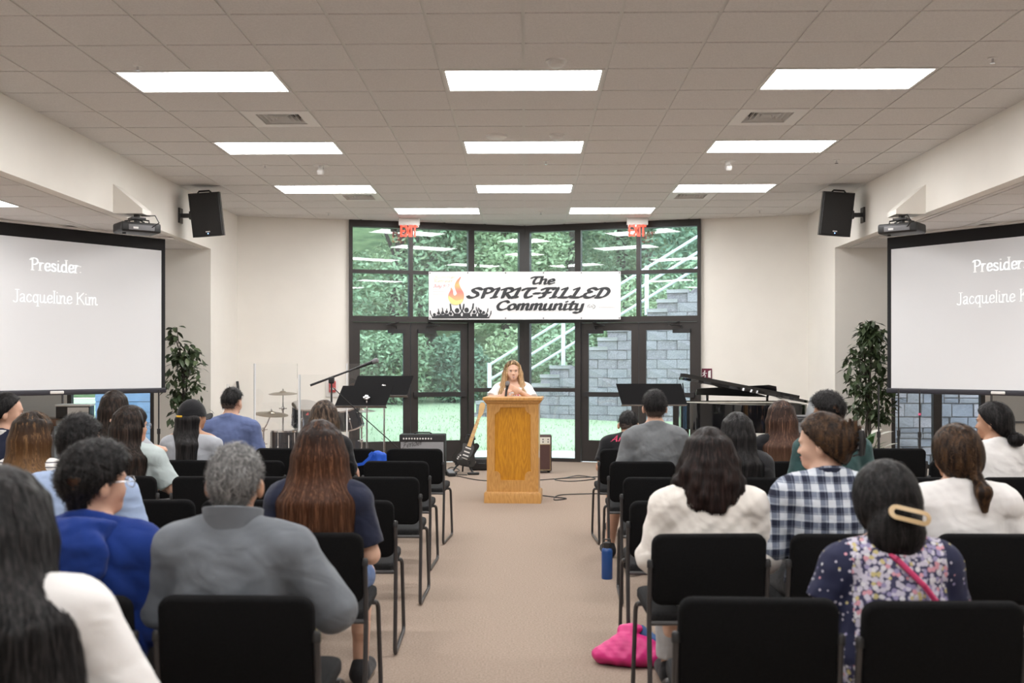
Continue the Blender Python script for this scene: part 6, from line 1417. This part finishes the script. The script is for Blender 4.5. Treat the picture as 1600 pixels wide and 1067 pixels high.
p=add('p9',3,-2.52,1.225,'woman with black headband and glasses in a grey-mint tee',near=1,w=1.0,hyaw=-42,hair='long',hcol='darkbrown',hend=.24,hwid=.12,hang=95,shirt='mint',slen=.9,loose=1.05,skin='light',armR=((.275,.03,.69),(.10,.27,.68),(-.5,.8,-.1),(0,0,-1)),armL=((-.06,.24,.84),(.09,.14,.93),(.8,-.5,.25),(0,-.3,-1)))
glasses(p); eyes(p)
q=MB(); q.tube([(.094*math.cos(t),.045-.02*math.sin(t),.105+.108*math.sin(t)) for t in np.linspace(-.25,PI+.25,25)],.009,8); headpart(p,'headband',q,M['black'])
p=add('p10',2,-2.47,1.235,'woman in a black baseball cap and light grey scoop-neck tee',near=2,w=.95,hyaw=-32,hair='long',hcol='black',hend=.14,hwid=.06,hang=70,vol=.004,rootz=.07,strands=False,shirt='lightgrey',neckz=.435,skin='tan',slen=.8); eyes(p)
q=MB(); vs=[];n=28
for j in range(9):
    ph=R(j*11.25); rr=math.cos(ph)
    for k in range(n): t=2*PI*k/n; vs.append((.100*rr*math.cos(t),-.004+.122*rr*math.sin(t),.085+.135*math.sin(ph)))
q.add(vs,[(a*n+k,a*n+(k+1)%n,(a+1)*n+(k+1)%n,(a+1)*n+k) for a in range(8) for k in range(n)]); headpart(p,'cap_crown',q,CL['black'])
q=MB(); 
for dz in (0,.006):
    pass
br=[(.075*math.cos(t),.09+.10*math.sin(t)) for t in np.linspace(0,PI,15)]; q.prism(br,.006,lambda u,v,w:(u,v,.098-.9*(u*u)/.12+w)); headpart(p,'cap_brim',q,CL['black'],0)
q=MB(); q.tube([(.045*math.sin(t),-.124*math.cos(t*.5)-.004,.088) for t in np.linspace(-.7,.7,7)],.008,6); headpart(p,'cap_strap',q,mat('yellow_strap',(.75,.45,.03),.6))
p=add('p11',1,-2.50,1.30,'man with short black hair in a slate blue tee',near=2,w=1.08,arm=1.08,hyaw=-14,hpitch=8,hair='short',hcol='black',vol=.012,hairline=(-.10,.06,.6),nape=.022,fade=True,shirt='slate',fold=.005,skin='light',slen=.9)
p=add('p12',2,-1.475,1.225,'woman with brown hair streaked blonde, beside the music stands',near=2,w=.86,hair='long',hcol='streak',hend=.14,hwid=.115,shirt='black',sleeve='long',skin='light',armR=((.19,.03,.72),(.20,.10,.74),(.2,.2,-.4),(-1,0,0)))
# the speaker behind the podium
p=add('p13',0,-.130,1.545,'woman with long blonde hair and a white tee speaking into a microphone',y=11.88,near=0,stand=True,rz=180,w=.96,lean=3,hyaw=6,hpitch=-2,hair='long',hcol='blonde',hend=.20,hwid=.135,hang=112,front=1,hout=.014,hairline=(-.10,-.06,1.22),facecut=(-.005,.064,.166),vol=.014,shirt='white',slen=.8,skin='fair',bottom='black',
  armR=((.25,.12,1.10),(.10,.27,1.135),(-.55,.25,.75),(-.5,-.85,.1)),armL=((-.24,.15,1.08),(-.085,.28,1.185),(.82,.08,.38),(.15,-1,.15)),curl={1:1.15,-1:.12})
eyes(p); lips(p,True)
q=MB(); W_=Vector((.065,.295,1.195)); d=Vector((-.12,-.18,.95)).normalized(); q.cyl(W_-d*.09,W_+d*.055,.012,.016,14); q.cyl(W_+d*.055,W_+d*.06,.023,.023,14)
mc=empty('handheld_microphone',(-.130,11.88,0),PI,'black handheld microphone held by the speaker','microphone'); q.build('handle',M['black'],mc)
q=MB(); q.lathe([(.016,.058),(.024,.07),(.026,.09),(.02,.108),(0,.115)],16,W_,d.to_track_quat('Z','Y').to_matrix()); q.build('grille',M['greyplastic'],mc)
q=MB(); 
for cxx,cw in ((-.055,.02),(-.03,.012)): q.add([p['_']['T'](cxx,.142,.33),p['_']['T'](cxx-cw,.140,.33),p['_']['T'](cxx-cw,.141,.345),p['_']['T'](cxx,.143,.345)],[(0,1,2,3)])
q.build('chest_print',ink('chest',(.7,.06,.10)),p['_']['root'],ang=0)
q=MB(); q.tube([(-.093+.0*k,.272+.029*math.cos(k),1.182+.029*math.sin(k)) for k in np.linspace(0,2*PI,13)],.003,5); q.build('bracelet',mat('gold_band',(.7,.5,.25),.3,metal=.6),p['_']['root'])
# piano side
p=add('p14',1,.89,1.10,'man bent forward in a black tee with pink script on the back',near=2,w=1.05,lean=22,hpitch=22,hyaw=-10,hair='short',hcol='black',vol=.010,hairline=(-.10,.06,.6),nape=.025,fade=True,shirt='black',skin='tan',bottom='denim',legwear='shorts')
q=MB(); T=p['_']['T']; nibtext(q,'Andr',.095,-.155,.375,lambda u,v:T(u,-.139+.35*u*u-.25*max(0,v-.40),v),.10,35,.03,.25); q.build('back_print',ink('pink',(.75,.06,.16)),p['_']['root'],ang=0)
p=add('p15',2,.965,1.305,'man with cropped black hair in a heather grey tee and blue shorts',near=1,w=1.03,arm=1.05,hair='short',hcol='black',vol=.013,hamp=.003,hairline=(-.10,.06,.62),nape=.022,fade=True,shirt='heather',fold=.006,ffreq=15,slen=.95,skin='light',bottom='denim',legwear='shorts',knees=((-.25,.40,.51),(.14,.44,.5)),ankles=((-.30,.42,.085),(.13,.40,.085)))
p=add('p16',5,.80,1.215,'woman with wavy black hair in a cream sweater',near=0,w=1.05,hair='wavy',hcol='redbrown',hend=-.105,shirt='cream',sleeve='long',fit=.022,fold=.007,ffreq=16,neckz=.475,loose=1.08,skin='fair',shirt_name='sweater',bottom='jersey')
p=add('p17',3,1.355,1.185,'woman with long black hair and a charcoal top near the piano tail',near=2,w=.92,hyaw=8,hair='long',hcol='black',hend=.10,hwid=.125,shirt='charcoal',sleeve='long',skin='light')
p=add('p18',2,1.90,1.225,'woman with long walnut brown hair in a black tee with yellow mark',near=2,w=.95,hyaw=10,hair='long',hcol='long2',hend=.10,hwid=.13,hang=115,shirt='black',skin='light')
q=MB(); T=p['_']['T']; nibtext(q,'D',.055,.125,.29,lambda u,v:T(u,-.128,v),.22,20,.06,0); q.build('back_print',ink('yellow',(.75,.42,.05)),p['_']['root'],ang=0)
p=add('p19',3,1.955,1.315,'man with thick black hair in a dark teal tee, head turned',near=1,w=1.05,hyaw=28,hpitch=10,hroll=-4,hair='short',hcol='black',vol=.022,hamp=.006,hfreq=45,hairline=(-.10,.055,.66),nape=.012,fade=True,quiff=.012,shirt='green',slen=.9,skin='tan'); eyes(p)
p=add('p20',5,1.30,1.275,'woman in a navy and white plaid shirt with hair clipped up',near=0,w=.98,hyaw=58,hpitch=4,hair='clip',hcol='caramel',hairline=(-.10,-.02,1.0),vol=.02,tie=(0,-.105,.075),shirt='plaid',sleeve='long',fit=.022,fold=.006,ffreq=15,neckz=.485,skin='fair',shirt_name='plaid_shirt',armL=((-.245,.03,.70),(-.12,.26,.67),(.5,.8,-.1),(0,0,-1)))
eyes(p); lips(p); collar(p,CL['navy'],.068,.066,.455,.50,.010)
q=MB(); 
for s in(-1,1):
    for k in range(5): t=k/4; q.tube([(s*.004,-.155,.10-.0*t),(s*(.02+.01*math.sin(t*3)),-.16+.01*t,.135-.10*t),(s*.012,-.125,.13-.10*t)],.0045,6)
    q.tube([(s*.015,-.165,.14),(s*.025,-.168,.09),(s*.018,-.158,.03)],.009,8)
headpart(p,'claw_clip',q,M['black'])
p=add('p21',6,1.17,1.165,'woman in a floral print blouse with a beige oval hair clip',near=0,w=.92,lean=9,hpitch=10,hair='lowbun',hcol='black',vol=.026,hairline=(-.10,-.08,1.0),tie=(0,-.05,.0),bun=(.088,.06,.085),shirt='floral',sleeve_mat='floral_dark',slen=.92,skin='tan',bottom='floral',loose=1.1,shirt_name='blouse',armL=((-.205,.05,.715),(-.185,.17,.56),(.05,.5,-.8),(1,0,0)))
q=MB(); n=36
ring=[]
for k in range(n):
    t=2*PI*k/n; cx_=.042 if math.cos(t)>0 else -.042; ring.append((cx_+.024*math.cos(t),.024*math.sin(t),cx_+.010*math.cos(t),.010*math.sin(t)))
vs=[]
ca,sa=math.cos(R(-14)),math.sin(R(-14))
for w_ in (0,.006):
    for k in range(n):
        for u,v in ((ring[k][0],ring[k][1]),(ring[k][2],ring[k][3])): uu=u*ca-v*sa; vv=u*sa+v*ca; vs.append((uu+.02,-.163+2.6*uu*uu+.3*max(0,vv+.01)-w_,.045+vv))
fs=[]
for k in range(n):
    a=2*k; b=2*((k+1)%n); o=2*n; fs+=[(a,b,b+1,a+1),(o+a,o+a+1,o+b+1,o+b),(a,o+a,o+b,b),(a+1,b+1,o+b+1,o+a+1)]
q.add(vs,fs); headpart(p,'hair_clip',q,mat('beige_clip',(.56,.40,.22),.35),50)
q=MB(); T=p['_']['T']; pts=[T(-.07,-.055,.475),T(-.02,-.118,.42),T(.05,-.150,.32),T(.11,-.152,.22),T(.16,-.12,.11)]
for a,b in zip(pts,pts[1:]): q.tube([a,b],.009,6)
q.build('bag_strap',mat('pink_strap',(.50,.03,.12),.6),p['_']['root'])
p=add('p22',5,1.86,1.225,'woman with a caramel-streaked ponytail in a white tee',near=0,w=1.08,hair='ponytail',hcol='caramel',vol=.022,hairline=(-.10,-.06,.98),tie=(.03,-.105,.0),hyaw=8,shirt='white',fit=.02,fold=.006,ffreq=15,loose=1.08,slen=.95,skin='tan')
p=add('p23',3,2.99,1.25,'woman with a low black bun in a white tee touching her face',near=1,w=.98,hyaw=48,hair='lowbun',hcol='black',vol=.018,hairline=(-.10,-.03,1.0),tie=(.0,-.12,-.01),shirt='white',loose=1.05,skin='tan',armL=((-.21,.16,.78),(-.13,.22,.93),(.1,-.1,.9),(.6,-.6,0)),curl=.8); eyes(p)
# ------------------------------------------------------------------ belongings
q=Sdf(); q.ell((0,0,.045),(.175,.105,.05),None,.03).ell((.03,.01,.07),(.12,.08,.075),None,.05).cap((-.13,0,.035),(-.02,.0,.10),.035,.05,.05).cap((-.02,.02,.10),(.01,.03,.165),.045,.026,.03).cap((-.035,.03,.165),(.05,.03,.17),.020,.02,.02).ell((.13,-.01,.045),(.05,.08,.042),None,.03)
V,F=cloth(q,.006,lambda x,y,z:.002-z+0*x+0*y,.005,22,9)
bx,by=at(983,1040,0); bg=empty('pink_bag',(bx,by+.03,0),R(-8),'crumpled bright pink pouch bag on the carpet beside the aisle','bag')
link('pouch',npmesh('pouch',V,F,[mat('pink_fabric',(.60,.022,.19),.45,var=.08,vscale=12)]),bg)
V,F=cloth(Sdf().cap((.06,.06,.15),(.17,.05,.05),.03,.045,.02).cap((.17,.05,.05),(.22,.09,.03),.03,.015,.02),.009,None,.004,40,3); link('scarf',npmesh('scarf',V,F,[CL['denim']]),bg)
q=MB(); q.rbox((.155,-.06,.025),(.03,.04,.035),.006); q.build('buckle',M['black'],bg)
bx,by=at(948.5,904,0); bt=empty('water_bottle',(bx,by,0),0,'blue steel water bottle with a black cap on the floor','bottle')
q=MB(); q.lathe([(0,0),(.036,0),(.038,.006),(.038,.19),(.034,.205),(.026,.214),(.026,.222)],24); q.build('body',mat('blue_steel',(.012,.06,.22),.35,spec=.5),bt)
q=MB(); q.lathe([(.027,.214),(.028,.25),(.024,.254),(0,.254)],18); q.tube([(-.022,0,.25),(-.022,0,.272),(.022,0,.272),(.022,0,.25)],.006,6); q.build('cap',M['black'],bt)
V,F=cloth(Sdf().ell((0,0,.10),(.16,.10,.11),None,.04).ell((.02,-.08,.07),(.11,.05,.07),None,.03),.011,lambda x,y,z:.002-z+0*x+0*y,.005,24,2)
bx,by=at(985,898,0); bk=empty('backpack',(bx+.08,by+.12,0),R(20),'black backpack slumped under the aisle chair','bag'); link('body',npmesh('body',V,F,[CL['black']]),bk)
q=MB(); q.tube([(-.10,-.06,.17),(-.17,-.14,.12),(-.15,-.16,.03),(-.06,-.12,.01)],.014,6); q.build('shoulder_strap',M['black'],bk)
# blue tote hung over a front-row chair
tx=-1.45; ty=rowy(1,tx); tb=empty('tote_bag',(tx,ty-.05,.55),0,'bright blue tote bag with looped straps hung on a front-row chair','bag')
mbl=mat('tote_blue',(.01,.09,.55),.5,var=.1,vscale=12)
V,F=cloth(Sdf().cap((.20,-.015,.03),(.31,-.015,.03),.03,.03,.012).cap((.205,-.015,.19),(.305,-.015,.19),.022,.022,.012).cap((.20,-.015,.03),(.205,-.015,.19),.03,.022,.012).cap((.31,-.015,.03),(.305,-.015,.19),.03,.022,.012).cap((.255,-.015,.03),(.255,-.015,.19),.045,.04,.02),.008,None,.004,30,4)
V[:,1]=V[:,1]*.6; link('bag',npmesh('bag',V,F,[mbl]),tb)
def ribbon(mb,pts,w):
    P=[Vector(p) for p in pts]; vs=[]
    for i,p in enumerate(P):
        d=(P[min(i+1,len(P)-1)]-P[max(i-1,0)]).normalized(); n_=Vector((0,-1,0)); s_=d.cross(n_).normalized(); t_=s_.cross(d).normalized()*.0015
        vs+=[p+s_*w/2+t_,p-s_*w/2+t_,p-s_*w/2-t_,p+s_*w/2-t_]
    fs=[(i*4+k,i*4+(k+1)%4,(i+1)*4+(k+1)%4,(i+1)*4+k) for i in range(len(P)-1) for k in range(4)]; mb.add(vs,fs)
q=MB(); ribbon(q,[(.24,-.03,.20),(.215,-.045,.215),(.19,-.05,.17),(.14,-.055,.125),(.08,-.055,.115),(.02,-.05,.135),(-.01,-.045,.19),(-.02,-.035,.25),(-.05,.0,.28),(-.09,.04,.27)],.024); q.build('strap',mbl,tb)
q=MB(); ribbon(q,[(.0,-.035,.24),(-.03,-.03,.27),(-.06,-.03,.295),(-.10,-.03,.275),(-.12,-.04,.235)],.024); q.build('strap',mbl,tb)
